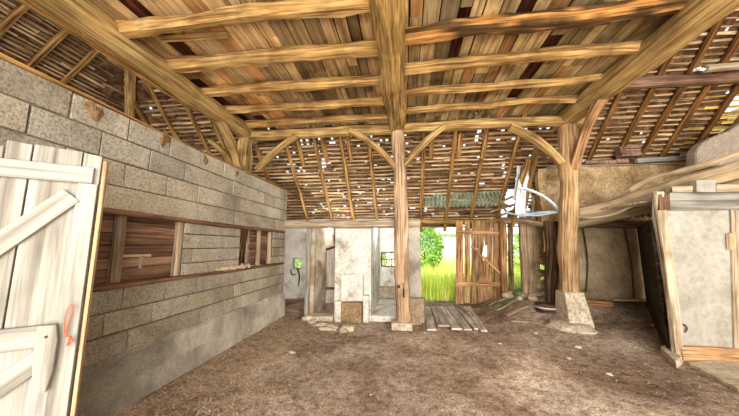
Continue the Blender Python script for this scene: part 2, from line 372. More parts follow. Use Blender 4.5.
# leaning laths seen in the dark gap
for i in range(4):
    t = MB(); y = Yw0+.05+i*.1; t.bar((WX-.45, y+.1, .03), (WX-.3-.02*i, y+.45, 2.1), .018, .015, c=.35)
    t.build('leaning_lath', 'rafter', label='thin lath leaning inside the dark gap of the block wall, %s from the near side' % ORD[i], cat='lath', group='laths in the dark gap of the block wall')
lr = MB()
for i in range(9): lr.lump((WX+.0, Yw0-.55+i*.1, Zs+.055), (.04, .055, .018+.02*rnd.random()), seed=i, amp=.4)
lr.build('sawdust_pile', 'straw', label='crumbly tan debris lying on sill rail beside the dark gap', cat='debris', kind='stuff', smooth=True)
# ------------------------------------------------------------------ roof
HIP = PR(131, 90)   # a point on the left hip
def left_z(x): return HIP.z+RS*(x-HIP.x)
XE_R = 8.3
class Slope: pass
def slope(name, org, u, vdir, nu_len, nv_len, keep, hole, seed, label, bright=None, sp=.115):
    """battens and tiles laid on a plane; u along the eave, vdir up the slope"""
    r = random.Random(seed); u = V(u).normalized(); v = V(vdir).normalized(); nrm = u.cross(v).normalized()
    if nrm.z < 0: nrm = -nrm
    root = thing(name, org, None, None, kind='structure')
    lt = MB(); tl = MB(); nv = int(nv_len/sp)
    for j in range(nv):
        s = 0
        while s < nu_len:
            ln = r.uniform(.5, 1.1); ok = True
            a = org+u*s+v*(j*sp+r.uniform(-.018, .018)); b = org+u*min(s+ln, nu_len)+v*(j*sp+r.uniform(-.022, .022))
            mid = (a+b)/2
            if keep(a) and keep(b) and hole(mid, 1, r) < .5:
                w = r.uniform(.022, .058); k = r.uniform(.4, 1.4)
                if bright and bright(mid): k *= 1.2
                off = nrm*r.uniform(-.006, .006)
                cc = (k, k*r.uniform(.93, 1), k*r.uniform(.85, 1)) if not (bright and bright(mid)) else (k*1.5, k*1.4, k*.6)  # right-end laths painted yellow for daylight leaking in
                mdl = mid+v*r.uniform(-.008, .008)+off
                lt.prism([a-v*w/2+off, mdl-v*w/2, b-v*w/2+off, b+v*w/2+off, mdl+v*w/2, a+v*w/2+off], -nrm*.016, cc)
            s += ln
        s = r.uniform(0, .1)
        while s < nu_len:
            w = r.uniform(.15, .19); c0 = org+u*(s+w/2)+v*(j*sp+sp/2)
            if keep(c0) and hole(c0, 0, r) < .5:
                hv = hole(c0, 2, r); l = sp*1.5; k = r.uniform(.6, 1.3)
                if hv > 0: w_ = w*(1-hv); c0 = c0-u*(w-w_)/2
                else: w_ = w
                up = nrm*(.018+r.uniform(0, .012)); rot = r.uniform(-.04, .04)
                a = c0-u*w_/2-v*l/2+up; b = c0+u*w_/2-v*l/2+up+v*rot*w; c = c0+u*w_/2+v*l/2+up*.7; d = c0-u*w_/2+v*l/2+up*.7
                tl.prism([a, b, c, d], nrm*.012, (k, k*.92, k*.85))
            s += w
    lt.build('battens', 'lath', parent=root); tl.build('tile_covering', 'tile', parent=root)
    return root
GAPS = [(PR(325, 164), .12), (PR(321, 172), .06), (PR(333, 141), .08), (PR(412, 207), .06), (PR(368, 204), .06), (PR(484, 183), .07)]
def rear_hole(p, lath, r):
    # open patch beside the right post, a few slipped tiles, scattered chinks
    q = PRX
    if lath != 2 and q[0] < p.x < q[1] and q[2] < p.y < q[3]: return 1
    if lath == 1: return 0
    if lath == 0:
        for g, rad in GAPS:
            if (V((p.x, p.y))-V((g.x, g.y))).length < rad: return 1
        return 1 if (p.x > 6.6 and p.y > 4.6 and r.random() < .28) else 0
    near = 1 if (-3.6 < p.x < 3.4 and p.y > 6.2) else .15
    cl = noise.noise(V((p.x*.9, p.y*.9, 8)))
    return r.uniform(.3, .55) if r.random() < near*(.19 if cl > .0 else .09) else 0
a, b = PR(506, 190), PR(531, 212)
PRX = (a.x, PR(533, 200).x, a.y, 8.8)
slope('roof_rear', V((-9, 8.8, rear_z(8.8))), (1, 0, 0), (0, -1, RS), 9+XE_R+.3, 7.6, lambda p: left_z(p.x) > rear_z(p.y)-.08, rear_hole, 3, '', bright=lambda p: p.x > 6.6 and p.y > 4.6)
slope('roof_left', V((HIP.x-3.2, 8.9, left_z(HIP.x-3.2))), (0, -1, 0), (1, 0, RS), 11.0, 6.2, lambda p: rear_z(p.y) > left_z(p.x)-.08, lambda p, l, r: .5 if (l == 2 and r.random() < .012) else 0, 5, '', sp=.085)
# unseen flat cap above the ceiling, added to block sky light
t = MB(); t.box((-5, -2, 7.1), (9, 4.2, 7.15)); t.build('roof_light_block', 'darkwood', kind='structure')
# rafters on the rear slope (undersides), read off the photograph
def rafter(X, ya, yb, w=.09, h=.1, k=1.0, off=.07, lb='', grp='rafters of the rear roof slope', dx=0, nm='rafter'):
    t = MB(); a = V((X, ya, rear_z(ya)-off)); b = V((X+dx, yb, rear_z(yb)-off))
    t.sweep(line(a, b, 12, .035, X), w, h, up=(0, RS, 1), rough=.008, seed=X, c=k)
    return t.build(nm, 'rafter', label=lb, cat='rafter', group=grp, smooth=True)
rx = [PR(x, 216).x for x in (283, 307, 332, 354, 377, 398, 421, 446, 471, 497)]
for i, X in enumerate(rx): rafter(X, 8.85, 5.2, k=rnd.uniform(.8, 1.15), lb='long sloping rafter over the whitewashed cells and doorway, %s from the left' % ORD[i], dx=rnd.uniform(-.05, .05))
for i, px in enumerate((574, 597, 624, 648, 671, 697, 722, 748)):
    X = PR(px, 140).x; rafter(X, 8.3, 3.6, w=.11, k=rnd.choice([(.5, .42, .36), (.58, .48, .4), (.45, .38, .32)]), lb='dark rafter on the roof right of the right post, %s from the post' % ORD[i], grp='rafters right of the right post')
for i, (px, py) in enumerate(((151, 124), (178, 134), (204, 134), (226, 145))):
    q = PR(px, py); rafter(q.x-.05, q.y+1.8, 4.3, k=.95, dx=-.15*i*0, lb='rafter behind the block wall top, %s right of the hip rafter' % ORD[i], grp='rafters behind the block wall')
for i, (px, p0, p1) in enumerate(((297, 140, 165), (322, 137, 162), (347, 135, 160), (432, 134, 158), (461, 133, 157), (487, 132, 158))):
    a, b = PR(px, p0, .14), PR(px+(405-px)*.12, p1, .14)
    t = MB(); t.sweep(line(a, V((a.x, b.y, rear_z(b.y)-.14)), 6), .1, .09, up=(0, RS, 1), rough=.006, seed=px)
    t.build('rafter_stub', 'rafter', label='short rafter end poking down behind the tie beam, %s from the left' % ORD[i], cat='rafter', group='short rafter ends behind the tie beam', smooth=True)
# hip rafter and left slope rafters
t = MB(); hp = lambda y: V((HIP.x+(HIP.y-y), y, rear_z(y)-.1)); t.sweep(line(hp(8.3), hp(3.2), 14, .03, 2), .21, .2, up=(0, 0, 1), rough=.01, seed=2, c=1.0)
t.build('hip_rafter', 'beam', label='thick upright-looking hip rafter in the corner above the block wall', cat='rafter', smooth=True)
for i, y in enumerate((1.75, 2.3, 2.85, 3.4, 3.95, 4.5)):
    t = MB(); xa, xb = HIP.x-2.6, min(-2.6, HIP.x+(HIP.y-y)-.05); t.sweep(line((xa, y, left_z(xa)-.08), (xb, y, left_z(xb)-.08), 12, .05, y), .09, .1, up=(-RS, 0, 1), rough=.008, seed=y, c=.95)
    t.build('rafter', 'rafter', label='rafter of the side roof above the block wall, %s from the left edge' % ORD[i], cat='rafter', group='rafters of the left roof slope', smooth=True)
# ------------------------------------------------------------------ main frame
YF = 5.95; ZB = 4.1
def timber(nm, path, w, h, mat='beam', lb='', cat='beam', grp=None, up=(0, 0, 1), rough=.016, seed=0, taper=1, k=1.0, power=4.0, parent=None):
    t = MB(); t.sweep(path, w, h, up=up, rough=rough, seed=seed, taper=taper, c=k, power=power)
    return t.build(nm, mat, parent=parent, label=lb, cat=cat, group=grp, smooth=True)
def zb(px, py, z): return P(px, py, z=z)
la, lb_ = P(57, 0, z=ZB), P(256, 143, z=ZB)
lx = -3.72
timber('main_beam', line((lx, -1.9, ZB+.16), (lx+.02, 6.25, ZB+.16), 40, .03, 1), .34, .32, 'beam_gold', 'thick golden ceiling beam running above the block wall to the left post', k=.82, rough=.018, seed=1)
cx0 = P(391, 0, z=ZB).x; cx1 = P(402, 140, z=ZB).x
timber('main_beam', line((-.14, -1.9, ZB+.2), (-.14, 6.2, ZB+.2), 50, .05, 2), .37, .4, 'beam', 'massive gnarled central ceiling beam ending on the central post', rough=.035, seed=4, power=3.2, k=(1.0, .97, .85))
timber('main_beam', line((3.42, -1.9, ZB+.16), (3.42, 6.35, ZB+.16), 40, .03, 3), .36, .34, 'beam_gold', 'thick pale ceiling beam running along the right to the right post', rough=.018, seed=7, k=.9)
# purlin beside left main beam
timber('purlin', line((-4.27, -1.5, 4.45), (-4.27, 5.0, 4.45), 30, .04, 6), .16, .18, 'rafter', 'slender dark purlin parallel to the left ceiling beam under the side roof', rough=.012, seed=6)
# joists
ZJ = 4.30
lj = [(12, .17), (56, .19), (86, .17), (106, .16), (121, .15)]
for i, (py, s) in enumerate(lj):
    y = P(385, py, z=ZJ).y-s/2
    timber('ceiling_joist', line((-3.98+rnd.uniform(-.1, .1), y, ZJ+s/2), (-.2, y+.04, ZJ+s/2), 24, .03, i), s*1.05, s, 'joist', 'golden round-edged joist left of the central beam, %s from the camera' % ORD[i], 'joist', 'ceiling joists left of the central beam', rough=.018, seed=i+20, power=2.8, taper=rnd.uniform(.85, 1.0))
timber('ceiling_joist', line((-3.5, .9, ZJ+.09), (-.2, .95, ZJ+.09), 20, .05, 33), .18, .18, 'joist', 'joist left of the central beam just over the camera', 'joist', 'ceiling joists left of the central beam', rough=.018, seed=50, power=2.8)
def char(l, j):
    v = noise.noise(V((l*1.5, j*.5, 4)))+.6*noise.noise(V((l*4, j*.8, 2)))
    return (.95, .75, .6) if v > .12 else (.2+max(0, v)*2, .17+max(0, v)*1.6, .14+max(0, v)*1.2)
rj = [(47, .2, 'charred dark joist with orange scars right of the central beam', char), (76, .16, None, 1), (98.5, .13, None, 1.05), (114.5, .12, None, 1.0)]
for i, (py, s, lb, k) in enumerate(rj):
    y = P(420, py, z=ZJ).y-s/2
    timber('ceiling_joist', line((-.05, y, ZJ+s/2), (3.35+rnd.uniform(-.1, .25), y-.12, ZJ+s/2), 24, .08 if i else .05, i+9), s*1.05, s, 'joist', lb or 'pale orange crooked joist right of the central beam, %s beyond the charred one' % ORD[i-1], 'joist', 'ceiling joists right of the central beam', rough=.016, seed=i+31, k=k, power=2.6)
timber('ceiling_joist', line((-.05, 1.75, ZJ+.09), (3.3, 1.7, ZJ+.09), 20, .05, 33), .17, .17, 'joist', 'joist right of the central beam, nearest the camera at the top edge', 'joist', 'ceiling joists right of the central beam', rough=.018, seed=51, power=2.8)
t = MB(); t.bar((-3.3, 3.15, ZJ+.15), (-2.35, 3.2, ZJ+.15), .07, .05); t.build('nailed_strip', 'joist', label='short wooden strip nailed under the ceiling boards near the left beam', cat='strip')
# tie beam across the posts
zt = P(385, 133, Y=YF).z
timber('tie_beam', line((-3.75, YF, zt+.1), (3.7, YF+.05, zt+.1), 50, .06, 12), .16, .2, 'beam', 'long pale tie beam crossing over all three posts at the back edge of ceiling', seed=12, rough=.014)
# ceiling boards
cl = MB(); x = -3.95
rp = random.Random(11)
while x < 3.6:
    w = rp.uniform(.14, .25); y = -2.0+rp.uniform(-.8, 0)
    while y < 6.25:
        ln = rp.choice([.9, 1.2, 1.7, 2.3]); k = rp.uniform(.6, 1.25)
        right = x > -.1
        gapy = rp.random() < .03
        if rp.random() < .18: k *= .45
        tint = (.98, .98, .86) if right else (1.04, .95, .82)
        if rp.random() < .1: tint = (1.0, .72, .5)
        if not gapy:
            z = ZJ+.2+rp.uniform(-.006, .006); s = .035 if right else 0
            e = min(y+ln, 6.35)
            cl.prism([(x+.004, max(y, -2), z), (x+w-rp.uniform(.004, .018), max(y, -2), z), (x+w-rp.uniform(.004, .02), e-.004, z), (x+.004+rp.uniform(-.01, .01), e-.004, z)], (0, 0, .022), tuple(k*c for c in tint))
        y += ln
    x += w
ceil = cl.build('ceiling', 'plank', kind='structure')
t = MB(); t.box((-4, -2, ZJ+.26), (3.65, 6.18, ZJ+.27), (.8, .3, .15)); t.build('upper_boarding', 'darkwood', parent=ceil)
# posts
cpost = timber('timber_post', line((-.06, 5.86, -.02), (-.1, YF, ZB+.02), 40, .05, 5), .27, .25, 'post', 'weathered central post with split grain standing on a low stone', 'post', up=(0, 1, 0), rough=.02, seed=5, k=(1.1, 1.03, .98))
hk = MB(); p = P(402, 287, Y=5.68)
hk.sweep(bez((p.x, 5.72, p.z+.06), (p.x+.06, 5.66, p.z+.05), (p.x+.02, 5.69, p.z-.02), 8), .014, .014, up=(1, 0, .2), rough=0, n=6, power=2); hk.sweep(line((p.x+.03, 5.69, p.z-.03), (p.x+.03, 5.69, p.z-.2), 3), .03, .012, up=(0, 1, 0), rough=0, n=6)
hk.lump((p.x-.06, 5.71, p.z), (.025, .02, .035), seed=3)
hk.build('iron_hook', 'rust', parent=None, label='rusty black iron hook and hasp fixed to the central post', cat='hook')
t = MB(); t.box((-.3, 5.66, -.03), (.1, 6.05, .12), .95, .015); t.build('post_stone', 'stone', label='low square stone under the central post', cat='stone', bevel=.015)
RP = P(569, 290, Y=6.1)
rpost = timber('timber_post', line((RP.x, 6.1, RP.z-.05), (3.44, 6.08, ZB+.02), 36, .04, 8), .31, .3, 'post', 'stout golden right-hand post standing on a tapered concrete pedestal', 'post', up=(0, 1, 0), rough=.02, seed=8, k=(1.02, .9, .7))
pb = MB(); q = P(572, 322, Y=6.0); zt_ = RP.z-.02; cxp = RP.x
for i, (hw, z) in enumerate(((.26, .1), (.245, .16), (.17, zt_), )):
    pass
ft, fb = .17, .29
A = [(cxp-ft, 6.1-ft, zt_), (cxp+ft, 6.1-ft, zt_), (cxp+ft, 6.1+ft, zt_), (cxp-ft, 6.1+ft, zt_)]
B = [(cxp-.18, 6.1-fb, .06), (cxp+.25, 6.1-fb, .06), (cxp+.25, 6.1+fb, .06), (cxp-.18, 6.1+fb, .06)]
pb.v = [*A, *B]; pb.f = [(0, 1, 2, 3), (4, 7, 6, 5), (0, 4, 5, 1), (1, 5, 6, 2), (2, 6, 7, 3), (3, 7, 4, 0)]; pb.uv = [(0, 0)]*24; pb.c = [(1, 1, 1)]*24
pb.build('concrete_pedestal', 'stone', label='tapered pale concrete pedestal under the right-hand post', cat='pedestal', bevel=.015)
t = MB(); t.lump((cxp-.12, 5.95, .1), (.45, .36, .1), seed=2, amp=.2, nu=20); t.build('footing_slab', 'stone', label='rounded mortar footing at the foot of the tapered pedestal', cat='footing', smooth=True)
lpost = timber('timber_post', line((lx, YF+.02, 0), (lx, YF+.02, ZB+.02), 30, .04, 9), .27, .27, 'beam', 'left-hand post rising behind the far end of the block wall', 'post', up=(0, 1, 0), rough=.02, seed=9)
# braces (curved)
def brace(a, c, b, w, h, lb, seed, k=1.0, mat='beam_gold', up=(0, 1, 0)):
    return timber('brace', bez(a, c, b, 14), w, h, mat, lb, 'brace', 'curved braces of the timber frame', up=up, rough=.01, seed=seed, k=k)
def F_(px, py, y=YF-.05): return P(px, py, Y=y)
brace(F_(350, 131), F_(378, 143), F_(396, 168), .12, .18, 'slender curved brace from central post up left to the tie beam', 1)
brace(F_(444, 127), F_(421, 144), F_(404, 166), .12, .18, 'slender curved brace from central post up right to the tie beam', 2)
brace(F_(296, 136), F_(279, 146), F_(257, 170), .13, .2, 'curved brace from left post up right to the tie beam', 3, .9)
brace(F_(510, 127), F_(544, 140), F_(561, 164), .14, .22, 'broad curved brace from right post up left to the tie beam', 4, .95)
a, b = P(592, 116, X=3.44), P(570, 168, X=3.44); b.y = min(b.y, 6.0)
brace((3.42, 5.0, ZB+.03), (3.42, 5.55, 3.8), (3.42, 5.98, 3.15), .14, .17, 'straight orange brace from right post up toward the camera under the right beam', 5, .85, 'gate', up=(1, 0, 0))
brace((lx, 5.0, ZB+.03), (lx, 5.7, 3.8), (lx, 5.85, 2.95), .14, .18, 'curved brace under the left beam dropping to the left post', 6, .8, up=(1, 0, 0))
brace((lx-.9, YF, zt), (lx-.35, YF, 3.8), (lx-.1, YF, 3.0), .13, .16, 'short brace on the far side of the left post', 7, .7)
# purlin on the right
a, b = PR(603, 93, .22), PR(760, 70, .22)
timber('purlin', line((a.x-.3, a.y-.1, rear_z(a.y-.1)-.22), (XE_R, a.y-.1, rear_z(a.y-.1)-.22), 24, .05, 3), .17, .2, 'redwood', 'red-brown purlin crossing under the dark rafters at upper right', 'purlin', rough=.01, seed=44, k=1.15)
a = PR(697, 74, .33); timber('log', line((a.x, a.y-.15, a.z), (a.x+2.2, a.y-.25, a.z+.02), 12, .03, 4), .13, .13, 'palewood', 'grey round pole lying on the red-brown purlin', 'pole', rough=.008, seed=45, power=2)
t = MB()
for i in range(3): t.lump((a.x-.05-.05*i, a.y-.15, a.z+.0+.02*(i % 2)), (.045, .03, .025), seed=i, amp=.5)
t.build('paper_scrap', 'plastic', label='crumpled white scrap lodged at the end of the grey pole', cat='scrap', smooth=True)
# ------------------------------------------------------------------ rear wall and whitewashed cells
YB = 8.5
XD0 = P(418, 280, Y=YB).x; XD1 = P(506, 280, Y=YB).x; ZD = P(440, 224, Y=YB).z
w1 = (P(292, 269, Y=YB), P(302, 258, Y=YB)); w2 = (P(381, 267, Y=YB), P(396, 252, Y=YB))
mb = MB()
def wseg(x0, x1, z0, z1, k=1.0): mb.box((x0, YB, z0), (x1, YB+.25, z1), k)
wseg(-8.2, w1[0].x, 0, 2.42); wseg(w1[0].x, w1[1].x, 0, w1[0].z); wseg(w1[0].x, w1[1].x, w1[1].z, 2.42); wseg(w1[1].x, w2[0].x, 0, 2.42)
wseg(w2[0].x, w2[1].x, 0, w2[0].z); wseg(w2[0].x, w2[1].x, w2[1].z, 2.42); wseg(w2[1].x, XD0, 0, 2.42)
mb.build('wall_rear', 'white', kind='structure')
def window(i, w, nxp, nzp):
    r = thing('window_%d' % i, (w[0].x, YB+.1, w[0].z), None, None, kind='structure')
    t = MB(); x0, x1, z0, z1 = w[0].x, w[1].x, w[0].z, w[1].z
    for a, b in (((x0, z0), (x0+.03, z1)), ((x1-.03, z0), (x1, z1)), ((x0, z0), (x1, z0+.03)), ((x0, z1-.03), (x1, z1))): t.box((a[0], YB+.08, a[1]), (b[0], YB+.13, b[1]))
    for k in range(1, nxp): X = x0+(x1-x0)*k/nxp; t.box((X-.01, YB+.09, z0), (X+.01, YB+.12, z1))
    for k in range(1, nzp): Z = z0+(z1-z0)*k/nzp; t.box((x0, YB+.09, Z-.01), (x1, YB+.12, Z+.01))
    wf = t.build('window_frame', 'rust' if i == 2 else 'greywood', parent=r)
    t = MB(); t.box((x0, YB+.1, z0), (x1, YB+.104, z1)); t.build('pane', 'glass', parent=wf)
window(1, w1, 1, 1); window(2, w2, 3, 2)
t = MB(); t.box((-8.2, -2.2, 0), (-8.0, 9, 2.3), .8); t.build('wall_left_light_block', 'mud', kind='structure')  # unseen outer wall, added to keep sky light from flooding in
# cells: front line at YC
YC = 6.22
def pier(name, x0, x1, y0, y1, z1, mat, kind='structure', lb=None, cat=None, k=1.0, z0=-.02, jit=0.0):
    t = MB(); t.box((x0, y0, z0), (x1, y1, z1), k, jit); return t.build(name, mat, kind=kind, label=lb, cat=cat, bevel=.012)
def X_(px, y=YC, py=290): return P(px, py, Y=y).x
zl0, zl1 = P(350, 228, Y=YC-.05).z, P(350, 219.5, Y=YC-.05).z
xa = P(284, 224, Y=YC).x
timber('lintel_beam', line((WX-.05, YC+.02, (zl0+zl1)/2), (X_(421, py=224)-.02, YC+.02, (zl0+zl1)/2), 30, .02, 2), .22, zl1-zl0, 'palewood', 'long pale brown beam spanning the fronts of the cells', 'beam', rough=.008, seed=2, k=1.0)
t = MB(); t.box((X_(334), YC+.02, -.02), (X_(371), YC+.3, zl0)); pw = t.build('wall_cell_front', 'cellwhite', kind='structure', bevel=.015)
pier('wall_partition_left', X_(310, 6.5), X_(310, 6.5)+.12, 6.4, YB, zl1, 'brownplaster')
# left door post of first cell
timber('door_post', line((X_(306), YC+.1, 0), (X_(306), YC+.1, zl0), 14, .02, 6), .1, .1, 'whitewood', 'thin whitewashed post at the mouth of the left cell', 'post', up=(0, 1, 0), rough=.008, seed=61, k=1.1)
pier('wall_partition_middle', X_(334)+.02, X_(334)+.14, YC+.3, YB, zl1, 'cellwhite')
pier('wall_partition_right', X_(371)-.14, X_(371)-.0, YC+.3, YB, zl1, 'cellwhite')
pier('wall_partition_end', X_(410), X_(410)+.14, YC+.3, YB, zl1, 'cellwhite')
# open stable door leaf in the second cell
t = MB(); a = X_(326, 7.4); dr = thing('stable_door', (a, 7.4, .1), 'narrow pale door leaf standing ajar in the dark second cell', 'door')
t.box((a, 7.4, .12), (a+.34, 7.44, 1.62)); t.build('door_board', 'greywood', parent=dr)
t = MB(); t.bar((a-.02, 7.37, 1.5), (a+.36, 7.37, 1.62), .04, .06); t.bar((a, 7.37, .5), (a+.34, 7.37, .5), .04, .06); t.build('rail', 'darkwood', parent=dr)
t = MB(); t.box((X_(310, 6.5)+.12, YB-.35, 1.75), (X_(334)+.02, YB-.3, zl1)); t.build('hanging_board', 'darkwood', label='dark board hanging at the back of the second cell', cat='board')
# raised cell floors / steps
t = MB(); t.box((X_(304), YC-.12, -.02), (X_(334), YC+.25, .09), 1, .02); t.build('threshold_step', 'stone', label='low worn whitish step in front of the second cell', cat='step', bevel=.02)
t = MB(); t.box((X_(371), YC+.0, -.02), (X_(396), YB, .12), 1.05, .0); t.build('cell_floor_slab', 'cellwhite', label='raised pale concrete floor of the cell with the barred window', cat='slab', bevel=.02)
t = MB(); t.box((X_(377, 7.0)-.3, YB-.3, .12), (X_(409, YB), YB, .42), 1.0, .01); t.build('feed_trough', 'brownplaster', label='low plastered ledge under the barred window', cat='ledge', bevel=.03)
# concrete pier beside the central post
t = MB(); t.box((X_(409), YC, -.02), (X_(421.5), YC+.25, P(415, 226, Y=YC).z)); t.build('concrete_pier', 'plinth', label='narrow grey concrete pier just right of the central post', cat='pier', bevel=.015)
t = MB(); t.box((X_(408), YC-.14, -.03), (X_(424), YC+.02, .52), (.62, .56, .5), .025); t.build('masonry_block', 'stone', label='rough tan masonry block at the foot of the concrete pier', cat='block', bevel=.03)
t = MB(); t.box((X_(396, 5.9), 5.72, .0), (X_(410, 5.9)+.05, 5.6, .1), 1, .01); 
# little hearth-like stack before the whitewashed wall
z1, z2 = P(350, 275, Y=YC-.1).z, P(350, 300, Y=YC-.1).z
st = thing('stone_stack', (X_(353), YC-.1, 0), 'small niche-like stack of stone against the whitewashed wall', 'masonry')
t = MB(); t.box((X_(343), YC-.14, z2-.03), (X_(364), YC+.04, z1+.02), 1.0, .02); t.build('upper_block', 'cellwhite', parent=st, bevel=.02)
t = MB(); t.box((X_(344), YC-.2, -.02), (X_(363), YC+.04, z2-.03), (.75, .7, .65), .02); t.build('lower_block', 'rubble', parent=st, bevel=.025)
t = MB(); t.box((X_(337), YC-.16, -.02), (X_(343), YC+.04, .42), 1.1, .01); t.build('side_slab', 'cellwhite', parent=st, bevel=.015)
t = MB(); t.box((X_(364), YC-.12, -.02), (X_(369), YC+.04, .55), 1.05, .01); t.build('side_slab', 'cellwhite', parent=st, bevel=.015)
t = MB(); q = P(349, 329, z=.02); t.box((q.x-.12, q.y-.1, -.01), (q.x+.12, q.y+.1, .1), 1, .015); t.build('loose_block', 'stone', label='loose pale block lying in front of the stone stack', cat='block', bevel=.02)
for i, (px, py, sx, sy) in enumerate(((322, 325, .17, .07), (333, 327, .12, .08), (327, 329, .16, .06), (343, 331, .08, .06), (312, 322, .1, .06))):
    q = P(px, py, z=.03); t = MB(); t.lump((q.x, q.y, .03), (sx, sy, .04), seed=i+3, amp=.35, c=1.1)
    t.build('rubble_stone', 'stone', label='flat pale rubble stone before the second cell, %s from the left edge of pile' % ORD[(0 if px == 312 else [0, 1, 3, 2, 4][i]+0) if px == 312 else [1, 3, 2, 4][i]], cat='stone', group='rubble before the second cell', smooth=True)
# grime bits on the left cell wall: dark harness
t = MB(); q = P(297, 276, Y=YB-.04)
t.sweep(bez((q.x, YB-.04, q.z+.25), (q.x+.12, YB-.06, q.z), (q.x+.05, YB-.04, q.z-.3), 8), .03, .03, up=(0, 1, 0), rough=.01, n=6, power=2); t.sweep(bez((q.x-.2, YB-.04, q.z+.2), (q.x-.22, YB-.05, q.z), (q.x-.05, YB-.04, q.z+.05), 8), .025, .025, up=(0, 1, 0), rough=.01, n=6, power=2)
t.build('harness_strap', 'rust', label='dark old harness strap hanging under the small left window', cat='strap', smooth=True)
# ------------------------------------------------------------------ doorway and gate
timber('door_beam', line((X_(418, YB), YB+.06, ZD+.08), (P(534, 222, Y=YB).x, YB+.06, ZD+.05), 20, .03, 5), .2, .13, 'beam', 'rough beam over the bright doorway and the gate', 'beam', rough=.01, seed=71, k=.85)
YG = 8.25
gt = thing('plank_gate', (P(480, 306, Y=YG).x, YG, 0), 'weathered brown plank gate leaf with diagonal brace right of the bright doorway', 'gate')
def gq(px, py): return P(px, py, Y=YG)
xs = [(456, 463, 1.0), (464.5, 470, 1.0), (471.5, 484, .68), (487.5, 492.5, .78), (493, 503, .72)]
for i, (a, b, k) in enumerate(xs):
    t = MB(); top = [221, 221, 221, 222, 223][i]; bot = [304, 303, 307, 307, 307][i]
    if i == 2:   # broken hole in the boards
        t.prism([gq(a, top), gq(b, top), gq(b, 246), gq(b-2, 256), gq(a+6, 248), gq(a, 250)], (0, .03, 0), k); t.prism([gq(a, 250), gq(a+6, 248.5), gq(b-2, 257), gq(b, 262), gq(b, bot), gq(a, bot)], (0, .03, 0), k*.95)
    else: t.prism([gq(a, top), gq(b, top), gq(b, bot), gq(a, bot)], (0, .03, 0), k, .008)
    if i == 3: t.prism([gq(483.5, 222), gq(487.5, 222), gq(487.5, 245), gq(485, 246)], (0, .03, 0), .7); t.prism([gq(484, 258), gq(487.5, 256), gq(487.5, 307), gq(484, 307)], (0, .03, 0), .75)
    t.build('board', 'gate', parent=gt)
for (p0, p1, h) in (((456, 232), (500, 233), .1), ((455, 284), (506, 284), .11)):
    t = MB(); a, b = gq(*p0), gq(*p1); t.sweep(line((a.x, YG-.03, a.z), (b.x, YG-.03, b.z), 8), .05, h, rough=.005, c=1.15); t.build('rail', 'gate', parent=gt)
t = MB(); a, b = gq(471, 246), gq(501, 275); t.sweep(line((a.x, YG-.06, a.z), (b.x, YG-.06, b.z), 8), .06, .08, up=(0, 1, 0), rough=.004, c=1.2); t.build('diagonal_brace', 'gate', parent=gt)
# slender and stout posts between gate and right post
def vpost(nm, px0, py0, px1, py1, Y, w, mat, lb, seed, k=1.0, d=None):
    a, b = P(px0, py0, Y=Y), P(px1, py1, Y=Y); return timber(nm, line(a, b, 14, .03, seed), w, d or w, mat, lb, 'post', None, up=(0, 1, 0), rough=.01, seed=seed, k=k)
vpost('gate_post', 505, 305, 503, 218, 8.05, .15, 'gate', 'brown gate post at the hinge side of the plank gate', 81, 1.0)
vpost('thin_post', 511, 303, 510, 212, 7.9, .12, 'darkwood', 'thin dark post leaning beside the gate post', 82, 2.2)
vpost('stout_post', 531, 293, 527, 218, 7.7, .42, 'post', 'wide weathered post on a pale stone block between gate and right post', 83, .95, .25)
t = MB(); q = P(531, 300, Y=7.6); t.box((q.x-.26, 7.5, .1), (q.x+.24, 7.9, P(531, 293, Y=7.7).z+.02), 1.0, .02); t.build('footing_stone', 'stone', label='pale stone block under the wide weathered post', cat='stone', bevel=.03)
vpost('dark_post', 553, 302, 551, 222, 6.75, .26, 'darkwood', 'nearly black rotten post behind the right-hand post', 84, 1.3)
vpost('short_post', 546, 252, 547, 226, 6.8, .1, 'gate', 'short reddish board hanging left of the black rotten post', 85, .7, .03)
vpost('short_post', 551, 255, 556, 246, 6.9, .08, 'palewood', 'small pale splinter of wood leaning by the right-hand post', 86, 1, .04)
# ------------------------------------------------------------------ right rear wall
YR = 7.0; XR0 = P(546, 270, Y=YR).x
def rearR(name, x0, x1, z0, z1, mat, y=YR, kind='structure', seed=0, ragged=True, mat2=None):
    t = MB(); nx_, nz_ = max(2, int((x1-x0)/.12)), max(2, int((z1-z0)/.12))
    i0 = 0
    for j in range(nz_+1):
        for i in range(nx_+1):
            x = x0+(x1-x0)*i/nx_; z = z0+(z1-z0)*j/nz_
            if i == 0 and ragged: x += .07*noise.noise(V((seed, 0, z*3)))
            if j == nz_ and ragged: z += .04*noise.noise(V((x*3, seed, 0)))
            t.v.append((x, y+.05*noise.noise(V((x*1.5, seed, z*1.5)))+.02*noise.noise(V((x*6, seed, z*6))), z))
    for j in range(nz_):
        for i in range(nx_):
            a = j*(nx_+1)+i; t.f.append((a, a+1, a+nx_+2, a+nx_+1)); t.uv += [(0, 0)]*4; t.c += [(1, 1, 1)]*4
    t.box((x0+.05, y+.06, z0), (x1, y+.3, z1-.03)); return t.build(name, mat, kind=kind, smooth=True)
zt2 = P(620, 166, Y=YR).z
zm = P(620, 222, Y=YR).z
rearR('wall_rear_right', XR0, XE_R, zm, zt2, 'mud', seed=1)
rearR('wall_rear_right_lower', XR0+.12, XE_R, 0, zm, 'muddark', seed=2)
t = MB(); q0 = P(535, 190, Y=7.9)
rearR('wall_rear_pier', P(534, 200, Y=7.9).x, P(548, 200, Y=7.9).x+.3, P(540, 262, Y=7.9).z, P(540, 170, Y=7.9).z, 'mud', y=7.9, seed=5)
t = MB(); t.box((XE_R, -2.2, 0), (XE_R+.2, 9, 5)); t.build('wall_right_light_block', 'mud', kind='structure')  # plain end wall out of view, added to stop light from the right
